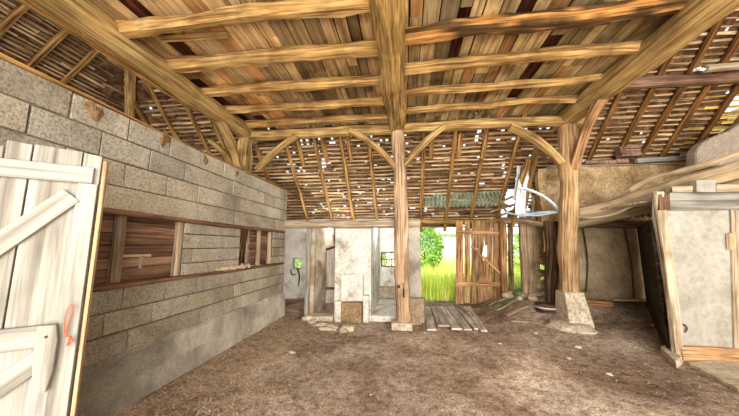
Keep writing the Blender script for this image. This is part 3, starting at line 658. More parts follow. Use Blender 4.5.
# wall plate and bricks lying on top of the cob wall
timber('wall_plate', line((P(548, 158, Y=YR).x, YR+.05, zt2+.02), (XE_R, YR+.05, zt2+.02), 20, .03, 4), .2, .06, 'palewood', 'grey timber plate on top of the cob wall', 'beam', seed=91)
bi = 0; names = ['far left', 'second from left', 'third from left', 'fourth from left', 'fifth from left', 'sixth from left', 'seventh from left', 'eighth from left', 'ninth from left']
for px in (588, 597, 607, 620, 637, 651, 662, 672):
    q = P(px, 160, Y=YR-.02); t = MB(); w = rnd.uniform(.1, .16); t.box((q.x-w, YR-.1, zt2+.05), (q.x+w, YR+.05, zt2+.05+rnd.uniform(.07, .12)), rnd.uniform(.8, 1.3), .015)
    t.build('roof_tile_fragment', 'brick', label='reddish tile or brick lying on top of the cob wall, %s in the row' % ORD[bi], cat='brick', group='reddish tiles along the cob wall top', bevel=.012); bi += 1
q = P(627, 152, Y=YR-.1)
for i in range(4):
    t = MB(); x = q.x+rnd.uniform(-.04, .04); z = zt2+.17+i*.06; t.box((x-.22, YR-.22, z), (x+.2, YR-.02, z+.052), rnd.uniform(.9, 1.4), .012)
    t.build('stacked_tile', 'brick', label='reddish tile in the small pile on the cob wall, %s up from the bottom' % ORD[i], cat='tile', group='small pile of tiles on the cob wall', bevel=.01)
a, b = P(636, 161, Y=6.8), P(700, 157, Y=6.8)
t = MB(); t.sweep(line((a.x, 6.8, a.z), (b.x, 6.8, b.z), 10, .02, 4), .1, .1, rough=.004); t.build('white_board', 'whitewood', label='long white board lying under the eaves above the cob wall', cat='board')
a, b = P(682, 155, Y=6.6), P(702, 154, Y=6.6)
t = MB(); t.sweep(line((a.x, 6.6, a.z), (b.x, 6.6, b.z), 4), .1, .06, rough=.004); t.build('white_board', 'whitewood', label='short white board end over the right end of the long white board', cat='board')
# wooden sill at base of dark wall
q = P(600, 305, Y=YR-.2); t = MB(); a, b = P(583, 304, z=.26), P(612, 309, z=.26); t.sweep(line((P(583, 303, Y=6.75).x, 6.75, .39), (P(612, 308, Y=6.7).x, 6.7, .37), 8, .02, 2), .14, .12, rough=.01, c=(1.1, .9, .8)); t.build('sill_log', 'gate', label='reddish timber lying on the ground at the foot of the dark wall', cat='timber', smooth=True)
a = P(612, 305, Y=7.35); t = MB(); t.sweep(line((a.x-.3, 6.88, gz(5, 6.9)+.04), (7.8, 6.88, gz(7, 6.9)+.04), 8, .03, 2), .06, .05, rough=.006); t.build('floor_batten', 'palewood', label='thin pale batten along the foot of the dark wall', cat='batten')
# pipe / root running down the dark wall
t = MB(); a, b = P(624, 228, Y=YR-.06), P(634, 298, Y=YR-.06); t.sweep(bez(a, P(632, 255, Y=YR-.06), b, 10), .035, .035, up=(0, 1, 0), rough=.006, n=8, power=2, c=(.6, .4, .33)); t.build('rusty_pipe', 'brick', label='thin rust-red pipe running down the dark plaster wall', cat='pipe', smooth=True)
t = MB(); a, b = P(583, 228, Y=YR-.06), P(586, 292, Y=YR-.06); t.sweep(bez(a, P(590, 255, Y=YR-.06), b, 10), .03, .03, up=(0, 1, 0), rough=.006, n=8, power=2); t.build('cord', 'darkwood', label='dark cord hanging down the plaster wall right of the post', cat='cord', smooth=True)
# ------------------------------------------------------------------ sagging lean-to roof: logs, boards, beam
def pole(nm, a, b, w, lb, mat='log', sag=0, k=1.0, seed=0, wob=.06, taper=1.0, cat='pole', h=None, power=2.0, n=18):
    t = MB(); t.sweep(line(a, b, n, wob, seed, sag), w, h or w, rough=.012, seed=seed, taper=taper, c=k, power=power); return t.build(nm, mat, label=lb, cat=cat, smooth=True)
YP = 4.75
pole('log', P(572, 214, Y=6.35), P(770, 160, Y=4.55), .25, 'thick stripped pale log running from the right post over the white panel', sag=-.04, seed=1, taper=1.15, power=2.3)
pole('log', P(572, 224, Y=6.7), P(770, 176, Y=4.9), .24, 'second pale log just below and behind the thickest stripped log', sag=-.03, seed=2, k=.75)
pole('log', P(630, 190, Y=5.6), P(760, 147, Y=4.5), .1, 'thin pale pole resting above the stripped logs', sag=.03, seed=3, k=1.05)
pole('log', P(655, 196, Y=5.6), P(755, 178, Y=5.0), .12, 'thin grey pole behind the panel top blocks', sag=.0, seed=4, k=.8)
pole('cord', P(577, 217, Y=6.0), P(655, 193, Y=5.1), .03, 'pale thin cord sagging between the right post and the panel corner', sag=-.14, seed=5, wob=.02, cat='cord', n=16, mat='palewood')
pole('lean_to_beam', P(573, 224, Y=6.7), P(670, 224, Y=6.5), .16, 'dark beam under the lean-to logs', 'darkwood', seed=6, k=1.2, cat='beam', power=4)
pole('crossbeam', P(505, 220, Y=7.6), P(566, 225, Y=6.6), .13, 'grey crossbeam between the gate post and the right-hand post', 'post', seed=7, k=.8, cat='beam', power=3)
bd = 0
for i in range(7):
    y = 6.75-i*.28
    a = P(583+i*2, 220, Y=y); t = MB(); z = P(600, 217-i*.4, Y=y).z+.02*i
    k = [.7, 1.1, .8, 1.3, .9, 1.2, 1.0][i]
    t.sweep(line((3.75, y, z+.06), (6.6, y-.1, z+.16), 10, .06, i), .24, .03, rough=.008, c=k, seed=i)
    t.build('lean_to_board', ('greywood', 'log')[i % 2], label='pale board laid under the lean-to logs, %s out from the rear wall' % ORD[i], cat='board', group='boards of the lean-to roof', smooth=True)
t = MB(); ww = 26
a = P(612, 214, Y=6.9); 
for i in range(ww):
    pass
# scalloped old sheet under the logs
def corrugated(name, p00, p10, p01, p11, n, amp, mat, lb, cat, seed=0, k=1.0, ragged=.03):
    t = MB(); p00, p10, p01, p11 = map(V, (p00, p10, p01, p11)); nn = (p10-p00).cross(p01-p00).normalized(); m = 8
    for j in range(m+1):
        for i in range(n*6+1):
            s = i/(n*6); q = j/m; p = p00.lerp(p10, s).lerp(p01.lerp(p11, s), q)
            p = p+nn*amp*math.sin(s*n*2*math.pi)+nn*.02*noise.noise(V((s*3, q*3, seed)))
            if j in (0, m): p = p+(p01-p00).normalized()*ragged*noise.noise(V((s*9, seed, j)))
            t.v.append(tuple(p))
    for j in range(m):
        for i in range(n*6):
            a = j*(n*6+1)+i; t.f.append((a, a+1, a+n*6+2, a+n*6+1)); t.uv += [(0, 0)]*4; g = k*(.8+.35*((i//3) % 2)); t.c += [(g, g, g)]*4
    o = t.build(name, mat, label=lb, cat=cat, smooth=True); so = o.modifiers.new('s', 'SOLIDIFY'); so.thickness = .006; return o
corrugated('corrugated_sheet', P(606, 216, Y=7.0), P(660, 212, Y=6.7), P(606, 219, Y=6.4), P(660, 216, Y=6.1), 9, .025, 'whiteclean', 'scalloped pale sheet hanging under the lean-to logs', 'sheet', 2)
corrugated('corrugated_sheet', PR(424, 196, .03), PR(500, 190, .03), PR(422, 207, .03), PR(506, 207, .03), 20, .022, 'metal', 'green-grey corrugated sheet patching the roof above the doorway', 'sheet', 1, ragged=.12)
# broken laths dangling round the open patch
for i, (x0, y0, x1, y1) in enumerate(((494, 205, 514, 196), (490, 212, 516, 204), (498, 200, 508, 214), (500, 216, 522, 206), (489, 197, 511, 207), (520, 176, 534, 180), (516, 184, 533, 186))):
    a, b = PR(x0, y0, .12), PR(x1, y1, .1); t = MB(); t.bar(a, b, .05, .02, up=(0, RS, 1), c=rnd.uniform(.7, 1.1))
    t.build('broken_lath', 'lath', label='broken lath dangling at the open patch of roof, %s in the tangle' % ORD[i], cat='lath', group='broken laths at the open roof patch')
# dark leaning struts in front of the patch
for i, (x0, y0, x1, y1, k) in enumerate(((512, 226, 528, 158, .9), (521, 222, 537, 148, .6))):
    a, b = P(x0, y0, Y=7.5), P(x1, y1, Y=6.6); pole('leaning_strut', a, b, .11, ['brown strut leaning up to the roof by the white plastic strips', 'darker strut leaning up just right of the white plastic strips'][i], 'rafter', k=k, seed=i, cat='strut', power=4)
# white plastic strips and hoop
ps = [((517, 214), (516, 190), (526, 163)), ((520, 216), (519, 195), (532, 166)), ((524, 217), (522, 195), (529, 170)), ((514, 200), (518, 182), (519, 166))]
for i, (a, c, b) in enumerate(ps):
    t = MB(); Y = 6.9+i*.05; t.sweep(bez(P(*a, Y=Y), P(*c, Y=Y), P(*b, Y=Y), 10), .08, .012, up=(0, 1, 0), rough=.004, seed=i, c=1.0)
    t.build('plastic_strip', 'plastic', label='upright white plastic strip hanging left of the right post, %s from the left' % ORD[[1, 3, 2, 0][i]], cat='plastic strip', group='white plastic strips', smooth=True)
t = MB(); t.sweep(bez(P(518, 188, Y=6.5), P(543, 190, Y=6.4), P(561, 213, Y=6.3), 16), .05, .1, up=(0, 1, 0), rough=.004); t.build('plastic_hoop', 'plastic', label='curved white plastic hoop arching from the strips down to the right post', cat='hoop', smooth=True)
t = MB(); t.sweep(bez(P(506, 212, Y=6.8), P(534, 220, Y=6.5), P(562, 210, Y=6.2), 16), .03, .03, up=(0, 1, 0), rough=.01, n=8, power=2); t.sweep(bez(P(520, 216, Y=6.7), P(540, 210, Y=6.5), P(560, 213, Y=6.25), 16), .05, .04, up=(0, 1, 0), rough=.02, n=8, power=2)
t.build('twisted_cord', 'bluerope', label='pale blue-grey cord bundle draped to the right-hand post', cat='cord', smooth=True)
# yellow-lit batten strip behind cob wall top: light painted in as yellow board colour
for i in range(3):
    a, b = P(508, 168+i*8, Y=8.1), P(556, 166+i*8, Y=8.1); t = MB(); t.bar(a, b, .03, .11, c=(1.3, 1.1, .35)); t.build('yellow_lit_board', 'lath', label='yellow-lit board under the eaves left of the cob wall, %s from the top' % ORD[i], cat='board', group='yellow-lit boards under the eaves')
# ------------------------------------------------------------------ white shed panel at right
sy = P(680, 360, z=0).y
def S(px, py, y=sy): return P(px, py, Y=y)
sh = thing('shed_panel', (S(700, 360).x, sy, 0), 'large dirty-white boarded shed front on the right with timber frame', 'shed panel')
t = MB(); t.prism([S(663, 205), S(790, 203), S(790, 352), S(680, 352)], (0, .03, 0)); t.build('white_board', 'whiteclean', parent=sh)
t = MB(); a, b = S(659, 192, sy-.03), S(680, 362, sy-.03)
t.sweep(line(a, V((b.x, b.y, -.02)), 16, .02, 3), .11, .09, up=(0, 1, 0), rough=.01, seed=3, c=1.2); t.build('corner_stile', 'palewood', parent=sh, smooth=True)
t = MB(); a, b = S(655, 192, sy+.06), S(676, 352, sy+.06); t.sweep(line(a, V((b.x, b.y, .1)), 16, .03, 6), .07, .09, up=(0, 1, 0), rough=.012, seed=5, c=1.0); t.build('outer_stile', 'greywood', parent=sh, smooth=True)
t = MB(); t.prism([S(670, 192.5, sy-.06), S(790, 192, sy-.06), S(790, 209, sy-.06), S(670, 210, sy-.06)], (0, .06, 0)); tr = t.build('top_rail', 'whitewood', parent=sh, bevel=.008)
t = MB(); t.prism([S(659, 194, sy-.07), S(670, 194, sy-.07), S(671, 210, sy-.07), S(660, 210, sy-.07)], (0, .09, 0)); t.build('rail_end_block', 'redwood', parent=tr, bevel=.006)
t = MB(); a, b = S(680, 355, sy-.05), S(790, 356, sy-.05); t.sweep(line(V((a.x, a.y, .1)), V((b.x, b.y, .1)), 12, .01, 2), .1, .2, rough=.01, c=1.0); t.build('bottom_sill', 'gate', parent=sh, smooth=True)
t = MB(); t.prism([S(731, 209, sy-.03), S(738, 209, sy-.03), S(741, 350, sy-.03), S(735, 350, sy-.03)], (0, .03, 0), 1.0); cs = t.build('cover_strip', 'palewood', parent=sh)
t = MB(); t.prism([S(729, 234, sy-.06), S(735, 232, sy-.06), S(736, 248, sy-.06), S(730, 250, sy-.06)], (0, .04, 0), 1.3); t.build('wood_tab', 'log', parent=cs)
t = MB(); a = S(685, 328, sy-.02); t.sweep(bez(a+V((-.02, 0, .05)), a+V((.04, -.03, .02)), a+V((-.01, 0, -.06)), 6), .02, .015, up=(0, 1, 0), rough=0, n=6, power=2); t.build('latch_hook', 'rust', parent=sh)
# side wall of shed going back, dark colour standing in for shadow
t = MB(); q0 = S(668, 300); q1 = P(646, 300, Y=6.9); t.prism([(q0.x, sy+.12, 0), (q1.x, 6.9, 0), (q1.x, 6.9, 2.0), (q0.x, sy+.12, 2.0)], (.06, 0, 0), .4); t.build('wall_shed_side_shade', 'darkwood', kind='structure')
for i, (x0, x1, y0, y1, lb) in enumerate(((672, 693, 186, 192.5, 'long pale wood block resting on the shed front top rail at the left'), (697, 716, 180, 192, 'taller pale block resting in the middle of the shed front top rail'), (717, 760, 184, 192, 'pale block at the right end of the shed front top rail'))):
    t = MB(); t.prism([S(x0, y0, sy-.02), S(x1, y0, sy-.02), S(x1, y1, sy-.02), S(x0, y1, sy-.02)], (0, .12, 0), 1.0, .006); t.build('wood_block', 'palewood' if i != 1 else 'whiteclean', label=lb, cat='block', bevel=.008)
# grey plaster mass
t = MB(); YM = 6.0; pts = [(697, 165), (697, 150), (703, 142), (714, 136), (730, 130), (745, 120), (790, 110), (790, 168)]
t.prism([P(a, b, Y=YM) for a, b in pts], (0, .25, 0)); t.build('wall_plaster_end', 'greyplaster', kind='structure', bevel=.05)
# concrete slab in front of panel and wedge stone
t = MB(); t.prism([P(688, 362, z=.05), P(800, 352, z=.05), P(860, 400, z=.05), P(739, 389, z=.05)], (0, 0, -.09)); t.build('concrete_slab', 'stone', label='low concrete slab on the ground before the white shed front', cat='slab', bevel=.012)
t = MB(); t.prism([P(660, 346, z=.12), P(666, 344, z=.12), P(682, 356, z=.1), P(676, 362, z=.08)], (0, 0, -.14)); t.build('wedge_stone', 'stone', label='pale wedge-shaped stone at the foot of the shed corner stile', cat='stone', bevel=.015)
# ------------------------------------------------------------------ left white door
R0 = V((-1.86, 1.478, 0)); dd = V((math.sin(math.radians(51.2)), math.cos(math.radians(51.2)), 0)); dn = V((dd.y, -dd.x, 0))  # dn faces the camera
def D(px, py, off=0.0):
    r = ray(px, py); o = R0+dn*off; t = o.dot(dn)/(r.x*dn.x+r.y*dn.y); return V((r.x*t, r.y*t, CH+r.z*t))
def onD(s, z, off=0.0): return R0+dd*s+dn*off+V((0, 0, z))
dr = thing('stable_door', (R0+dd*-.45)[:], 'open white-painted plank door with diagonal braces, left foreground beside the block wall', 'door')
ztop = D(105, 157).z
# vertical boards: gaps at px 33 and 83
g1, g2 = (D(33, 148)-R0).dot(dd), (D(84, 150)-R0).dot(dd)
edges = [-.92, -.74, -.56, -.41, g1, g2, -.008]
for i in range(len(edges)-1):
    t = MB(); a, b = edges[i]+.004, edges[i+1]-.004; zz = ztop+[.01, .03, 0, .03, .025, .01][i]
    t.prism([onD(a, .06), onD(b, .06), onD(b, zz-.01), onD(a, zz)], -dn*.028, [1, .96, 1.0, .97, 1.0, .98][i]); t.build('board', 'whitewood', parent=dr, bevel=.003)
zr = D(98, 168, .03).z
def dbar(nm, s0, z0, s1, z1, h, off, th=.03, mat='whitewood', k=1.0, bevel=.004):
    t = MB(); a, b = onD(s0, z0, off), onD(s1, z1, off); d = (b-a).normalized(); u = dn.cross(d).normalized()
    if u.z < 0: u = -u
    t.prism([a-u*h/2, b-u*h/2, b+u*h/2, a+u*h/2], -dn*th, k); return t.build(nm, mat, parent=dr, bevel=bevel)
dbar('rail', -.92, zr-.05, -.035, zr-.05, .1, .03)
zm_ = D(30, 338, .03).z
dbar('rail', -.92, zm_, -.1, zm_, .115, .03)
dbar('rail', -.92, .25, -.035, .25, .12, .03)
sA = (D(77, 190, .03)-R0).dot(dd)
a0 = D(72, 190, .03); a1 = D(-8, 268, .03)
dbar('diagonal_brace', (a0-R0).dot(dd), a0.z-.03, (a0-R0).dot(dd)-.62, a0.z-.03-.72, .1, .03)
a0 = D(40, 350, .03)
dbar('diagonal_brace', (a0-R0).dot(dd)+.02, zm_-.1, -.85, .42, .1, .028)
dbar('edge_stile', -.055, .07, -.055, zr-.1, .085, .022, .02)
t = MB(); t.prism([onD(0, .06, -.03), onD(.018, .06, -.03), onD(.018, ztop-.03, -.03), onD(0, ztop-.03, -.03)], dn*.045, (1.1, .95, .8)); t.build('edge_strip', 'palewood', parent=dr, bevel=.004)
# latch board tapering down with a hole
pl = [D(37, 326, .06), D(56, 325, .06), D(57, 340, .06), D(52, 372, .06), D(45, 393, .06), D(31, 394, .06), D(32, 365, .06)]
t = MB(); t.prism(pl, -dn*.028, 1.02); lt_ = t.build('latch_board', 'whitewood', parent=dr, bevel=.004)
t = MB(); q = D(46, 337, .062); t.sweep([q-dn*.004, q+dn*.002], .014, .014, up=(0, 0, 1), rough=0, n=12, power=2); t.build('peg_hole', 'rust', parent=lt_)
# red twine loop
t = MB(); pts = [D(66, 337, .035), D(64.5, 328, .05), D(66, 314, .055), D(71, 305, .055), D(73, 310, .055), D(69, 322, .055), D(66, 333, .055), D(70, 338, .06), D(74, 341, .055)]
def cat_rom(ps, n=5):
    out = []; ps = [ps[0]]+ps+[ps[-1]]
    for i in range(1, len(ps)-2):
        for k in range(n):
            u = k/n; a, b, c, d = ps[i-1], ps[i], ps[i+1], ps[i+2]
            out.append(.5*((2*b)+(c-a)*u+(2*a-5*b+4*c-d)*u*u+(3*b-a-3*c+d)*u**3))
    out.append(ps[-2]); return out
t.sweep(cat_rom(pts), .006, .006, up=dn, rough=.001, n=6, power=2)
for k in range(5): q = D(70, 338, .055); t.sweep(bez(q, q+V((rnd.uniform(-.01, .01), 0, -.015)), q+V((rnd.uniform(-.015, .015), rnd.uniform(-.01, .01), -.04)), 5), .004, .004, up=dn, rough=0, n=5, power=2)
t.lump(D(70, 338, .055), (.009, .009, .012), seed=1)
t.build('twine_loop', 'string', label='knotted loop of red twine hanging on the white door edge', cat='twine', smooth=True)
# ------------------------------------------------------------------ plank ramp in the doorway
tx = [422, 430, 438, 446, 454, 462, 471]; bx = [426, 437, 451, 463, 473, 480, 488]; by = [329, 325, 328, 329, 328, 330, 329]
for i in range(6):
    z = .05+.008*(i % 3); g = .8
    p = [P(tx[i]+g/2, 306, z=z), P(tx[i+1]-g/2, 306, z=z), P(bx[i+1]-g, by[i], z=z), P(bx[i]+g, by[i], z=z)]
    t = MB(); t.prism(p, (0, 0, -.035), [1.25, 1.1, 1.35, 1.2, 1.4, 1.25][i], .008)
    t.build('ramp_plank', 'greywood', label='grey floor plank in the doorway, %s from the left' % ORD[i], cat='plank', group='grey planks laid in the doorway', bevel=.005)
for i, (x0, y0, x1, y1) in enumerate(((424, 308, 428, 333), (455, 307, 469, 316))):
    t = MB(); a, b = P(x0, y0, z=.03), P(x1, y1, z=.03); t.bar(V((a.x-.06, a.y, .03)) if i == 0 else V((a.x, a.y, .1)), V((b.x-.06, b.y, .03)) if i == 0 else V((b.x, b.y, .1)), .06, .035, c=.8)
    t.build('loose_batten', 'palewood', label=['narrow batten lying along the left side of the doorway planks', 'thin loose batten lying across the doorway planks'][i], cat='batten')
# ------------------------------------------------------------------ rubble, weeds, debris at the gate foot
for i, (px, py, s, m) in enumerate(((509, 302, .12, 'stone'), (514, 299, .14, 'stone'), (539, 297, .15, 'stone'), (541, 285, .14, 'stone'), (540, 273, .13, 'mud'), (542, 261, .11, 'mud'), (533, 309, .09, 'stone'), (520, 306, .07, 'stone'), (545, 300, .12, 'stone'))):
    t = MB()
    if py > 290: q = P(px, py, z=.18); zc = gz(q.x, q.y)+s*.5
    else: q = P(px, py, Y=7.6); zc = q.z
    t.lump((q.x, q.y, zc), (s*1.15, s, s*.75), seed=i+20, amp=.3, c=rnd.uniform(.85, 1.15))
    lbs = ['pale round stone nearest the gate post foot', 'larger pale stone left of the wide post base', 'boulder right of the wide post base', 'pale rubble stone low in the gap behind the black post', 'tan rubble stone midway up the wall gap', 'tan rubble stone topmost in the wall gap', 'small stone before the wide post base', 'small stone among the weeds', 'stone at the left foot of the concrete pedestal']
    t.build('stone', m, label=lbs[i], cat='stone', group='stones around the gate foot', smooth=True)
sc = [(496, 311, 524, 309, .1), (506, 316, 530, 315, .14), (512, 320, 528, 322, .1), (524, 312, 541, 316, .08), (490, 306, 512, 305, .06), (592, 311, 612, 317, .05)]
for i, (x0, y0, x1, y1, w) in enumerate(sc):
    a, b = P(x0, y0, z=.1), P(x1, y1, z=.1); a.z = gz(a.x, a.y)+.03; b.z = gz(b.x, b.y)+.03
    t = MB(); t.sweep(line(a, b, 5, .02, i), w, .03, rough=.006, seed=i); t.build('wood_scrap', 'palewood', label=['long wood scrap lying just before the weeds', 'broad flat wood scrap on dirt before the gate foot', 'short wood scrap nearest the camera by the gate foot', 'wood scrap beside the pedestal footing', 'thin wood scrap at the right edge of doorway planks', 'thin stick on the ground right of the concrete pedestal'][i], cat='wood scrap', group='wood scraps on the dirt', smooth=True)
# old tyre-like dark stack of flat rings beside pedestal
q = P(547, 303, Y=6.5)
for i in range(3):
    t = MB(); n = 24; path = [V((q.x+.19*math.cos(6.2832*k/n), q.y+.19*math.sin(6.2832*k/n), .27+.06*i)) for k in range(n+1)]
    t.sweep(path, .06, .05, rough=.004, seed=i, power=2.5, closed=False, n=8); t.build('hose_ring', 'greywood' if i % 2 else 'darkwood', label='coiled grey ring stacked left of the concrete pedestal, %s from the ground' % ORD[i], cat='hose', group='rings stacked by the pedestal', smooth=True)
def blades(t, x, y, z, h, w, lean, c, r):
    a = r.uniform(0, 6.28); d = V((math.cos(a), math.sin(a), 0)); l = V((r.uniform(-1, 1), r.uniform(-1, 1), 0))*lean
    p = V((x, y, z)); i = len(t.v)
    t.v += [tuple(p-d*w/2), tuple(p+d*w/2), tuple(p+l*.4+d*w*.4+V((0, 0, h*.6))), tuple(p+l*.4-d*w*.4+V((0, 0, h*.6))), tuple(p+l+V((0, 0, h)))]
    t.f += [(i, i+1, i+2, i+3), (i+3, i+2, i+4)]; t.uv += [(0, 0)]*7; t.c += [c]*7
r = random.Random(4)
for i, (px, py, n, h) in enumerate(((505, 299, 90, .16), (516, 302, 120, .14), (526, 304, 90, .12), (494, 304, 50, .08), (509, 307, 70, .08))):
    q = P(px, py, z=.15); t = MB()
    for k in range(n):
        x, y = q.x+r.gauss(0, .11), q.y+r.gauss(0, .12); g = r.uniform(.6, 1.1); blades(t, x, y, gz(x, y), h*r.uniform(.5, 1.1), .025, .09, (g*.7, g*.85, g*.9), r)
    t.build('weed_clump', 'leaf', label='low green weed clump growing by the gate foot, %s from the left' % ORD[[1, 3, 4, 0, 2][i]], cat='weed', group='weeds by the gate foot')
# straw litter (uncountable)
t = MB(); r = random.Random(9)
def litter(t, x, y, ln, k, w=.006):
    if x < WX+.05 or (y > 6.05 and x < .35) or (x > 3.6 and y > 4.5): return
    a = r.uniform(0, 3.14); z = floor_h(x, y)+.006; d = V((math.cos(a), math.sin(a), 0))*ln/2; e = V((-math.sin(a), math.cos(a), 0))*w/2; b = V((0, 0, r.uniform(0, .012)))
    i = len(t.v); p = V((x, y, z)); t.v += [tuple(p-d-e), tuple(p+d-e+b), tuple(p+d+e+b), tuple(p-d+e)]; t.f.append((i, i+1, i+2, i+3)); t.uv += [(0, 0)]*4
    t.c += [(k, k*r.uniform(.85, 1), k*r.uniform(.75, 1))]*4
for k in range(9000):
    y = r.uniform(.9, 6.6); m = r.random()
    x = WX+.1+abs(r.gauss(0, .65)) if m < .62 else r.uniform(-2.5, 6)
    litter(t, x, y, r.uniform(.02, .12), r.uniform(.4, 1.5) if m < .62 else r.uniform(.5, 1.4), r.uniform(.004, .01))
t.build('straw_litter', 'straw', label='dry straw and chaff scattered over the dirt floor, thickest along the block wall', cat='straw', kind='stuff')
t = MB()
for k in range(900):
    x, y = r.uniform(-2.5, 5), r.uniform(1, 6.8)
    if (x > 3.6 and y > 4.3) or (y > 6.05 and x < .35): continue
    s = r.uniform(.003, .012); t.lump((x, y, floor_h(x, y)+s*.2), (s*1.3, s, s*.6), seed=k, c=r.uniform(.5, 1.25), nu=5, nv=3)
t.build('grit', 'stone', label='small pale grit and pebbles scattered across the dirt floor', cat='gravel', kind='stuff')
for i, (px, py, s) in enumerate(((609, 372, .03), (604, 322, .035), (578, 347, .03), (569, 357, .02), (292, 352, .03), (500, 343, .02), (655, 333, .03), (536, 335, .025))):
    q = P(px, py, z=.02); t = MB(); t.lump((q.x, q.y, floor_h(q.x, q.y)+s*.3), (s*1.6, s, s*.6), seed=i, amp=.4, c=1.2)
    t.build('pebble', 'stone', label=['pale pebble in the right foreground dirt', 'pale pebble just right of the pedestal', 'pale pebble in mid floor below the pedestal', 'tiny pebble in front of the pedestal, left of the near one', 'pale pebble on the dirt near the block wall', 'small pebble on the worn track below the doorway planks', 'pale pebble left of the shed corner', 'pebble on dirt in front of the pedestal footing'][i], cat='pebble', group='pale pebbles on the dirt', smooth=True)
# ------------------------------------------------------------------ outside
t = MB(); n = 24
for j in range(n+1):
    for i in range(n+1):
        x = -20+50*i/n; y = 8.75+40*j/n; t.v.append((x, y, -.06+.02*noise.noise(V((x, y, 0)))))
for j in range(n):
    for i in range(n):
        a = j*(n+1)+i; t.f.append((a, a+1, a+n+2, a+n+1)); t.uv += [(0, 0)]*4; t.c += [(.8, 1.3, .5)]*4
t.build('ground_outside', 'dirt', kind='structure', smooth=True)
t = MB(); r = random.Random(12)
for k in range(26000):
    y = 9.0+14*r.random()**1.7; x = r.uniform(-.2*y, .55*y+.3) if r.random() < .85 else r.uniform(-6, 9)
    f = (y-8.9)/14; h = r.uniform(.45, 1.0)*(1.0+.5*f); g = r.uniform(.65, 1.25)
    c = (g*(1.25+.9*f), g*(1.2+.35*f), g*(1+3*f))  # blades whiten with distance, blown-out glare painted into their colour
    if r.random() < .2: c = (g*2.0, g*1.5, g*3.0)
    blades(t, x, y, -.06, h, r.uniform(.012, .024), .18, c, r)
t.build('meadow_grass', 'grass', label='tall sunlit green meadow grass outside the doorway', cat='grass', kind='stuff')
def shrub(ctr, rr, n, lb, seed):
    r = random.Random(seed); o = thing('shrub', (ctr[0], ctr[1], -.05), lb, 'shrub', 'shrubs outside'); t = MB()
    for k in range(n):
        d = V((r.gauss(0, 1), r.gauss(0, 1), r.gauss(0, 1))).normalized()*r.uniform(.55, 1)**.6; p = V(ctr)+V((d.x*rr[0], d.y*rr[1], d.z*rr[2])); s = r.uniform(.05, .1)
        a = V((r.uniform(-1, 1), r.uniform(-1, 1), r.uniform(-1, 1))).normalized(); b = a.orthogonal().normalized(); g = r.uniform(.7, 1.7)
        i = len(t.v); t.v += [tuple(p-a*s), tuple(p-b*s*.5), tuple(p+a*s), tuple(p+b*s*.5)]; t.f.append((i, i+1, i+2, i+3)); t.uv += [(0, 0)]*4; t.c += [(g, g, g)]*4
    t.build('foliage', 'leaf', parent=o)
    t = MB(); t.sweep(line((ctr[0], ctr[1], -.06), (ctr[0]+.1, ctr[1], ctr[2]), 6, .1, seed), .08, .08, rough=.01, power=2); t.build('stem', 'rafter', parent=o)
q = P(430, 240, Y=13); shrub((q.x-.35, 13, 1.55), (.95, .9, 1.2), 3200, 'bright green leafy shrub outside, upper left of the doorway view', 1)
q = P(389, 258, Y=12); shrub((q.x, 12.5, 1.0), (1.2, .8, .8), 1800, 'green shrub seen through the barred cell window', 2)
q = P(297, 262, Y=12); shrub((q.x, 12.5, .75), (.9, .7, .7), 1200, 'green shrub seen through the small left cell window', 3)
q = P(537, 250, Y=11); shrub((q.x, 11.5, 1.3), (.9, .7, .9), 1200, 'green shrub showing through the gaps beside the wide post', 4)
hs = thing('house', (9, 34, 0), 'pale washed-out house far off beyond the meadow', 'house')
t = MB(); t.box((4, 34, 0), (15, 40, 3.0)); t.build('wall', 'render', parent=hs)
t = MB(); t.prism([(3.6, 33.6, 3.0), (15.4, 33.6, 3.0), (15.4, 37, 4.6), (3.6, 37, 4.6)], (0, 0, .15), (1.0, .95, .95)); t.build('roof', 'render', parent=hs)
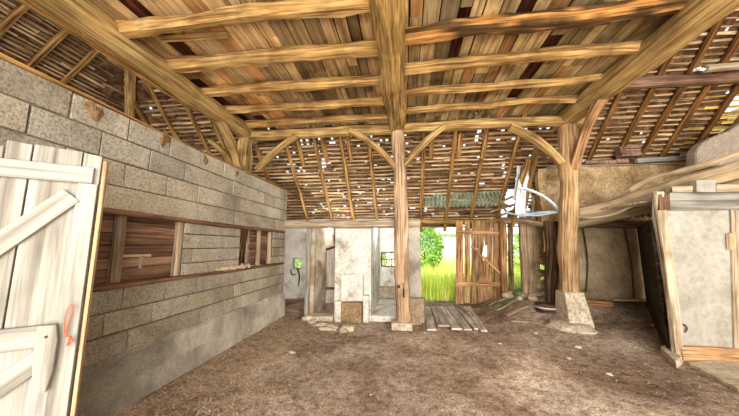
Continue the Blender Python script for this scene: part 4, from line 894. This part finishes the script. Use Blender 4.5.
# ------------------------------------------------------------------ light
w = bpy.data.worlds.new('sky'); bpy.context.scene.world = w; w.use_nodes = True
bg = w.node_tree.nodes['Background']; bg.inputs[0].default_value = (.93, .97, 1, 1); bg.inputs[1].default_value = 1.25
def light(kind, nm, loc, rot, en, col=(1, 1, 1), size=1, sizey=None, ang=None):
    d = bpy.data.lights.new(nm, kind); o = bpy.data.objects.new(nm, d); C.objects.link(o); o.location = loc; o.rotation_euler = rot; d.energy = en; d.color = col
    if kind == 'AREA':
        d.size = size
        if sizey: d.shape = 'RECTANGLE'; d.size_y = sizey
    if kind == 'POINT': d.shadow_soft_size = size
    if kind == 'SUN': d.angle = ang or .03
    return o
light('SUN', 'sun', (0, 0, 20), (math.radians(38), math.radians(-25), 0), 7, (1, .95, .85))
def aim(p, q): return (V(q)-V(p)).to_track_quat('-Z', 'Y').to_euler()
a = V((1.6, -5.5, 2.6)); light('AREA', 'open_side_fill', a, aim(a, (.3, 6, 1.9)), 1400, (1, .95, .88), 7, 4)  # added fill lamp behind the camera, lifts the whole interior
a = V((.6, -3.6, .2)); light('AREA', 'floor_bounce_fill', a, aim(a, (.3, 3.6, 4.4)), 420, (1, .86, .66), 5, 1.6)  # added low lamp imitating warm light bounced up to the ceiling
a = V((6.5, .2, 2.6)); light('AREA', 'right_side_fill', a, aim(a, (4.6, 6.5, 3.6)), 75, (1, .92, .8), 2.5, 2)  # added fill for the right rear, no opening there
light('POINT', 'side_aisle_fill', (-4.8, 3.2, 2.1), (0, 0, 0), 52, (1, .85, .66), .5)  # added lamp hidden behind the block wall to brighten the left roof
light('POINT', 'cell_fill_left', (-1.9, 7.6, 2.15), (0, 0, 0), 45, (.95, .98, 1), .15)  # hidden lamp added to brighten the left cells
light('POINT', 'cell_fill_right', (-.55, 7.3, 2.15), (0, 0, 0), 32, (.95, .98, 1), .15)
s = bpy.context.scene
s.view_settings.view_transform = 'Standard'; s.view_settings.look = 'None'; s.view_settings.exposure = 0; s.view_settings.gamma = 1.0
s.cycles.max_bounces = 8; s.cycles.diffuse_bounces = 5; s.cycles.sample_clamp_indirect = 8
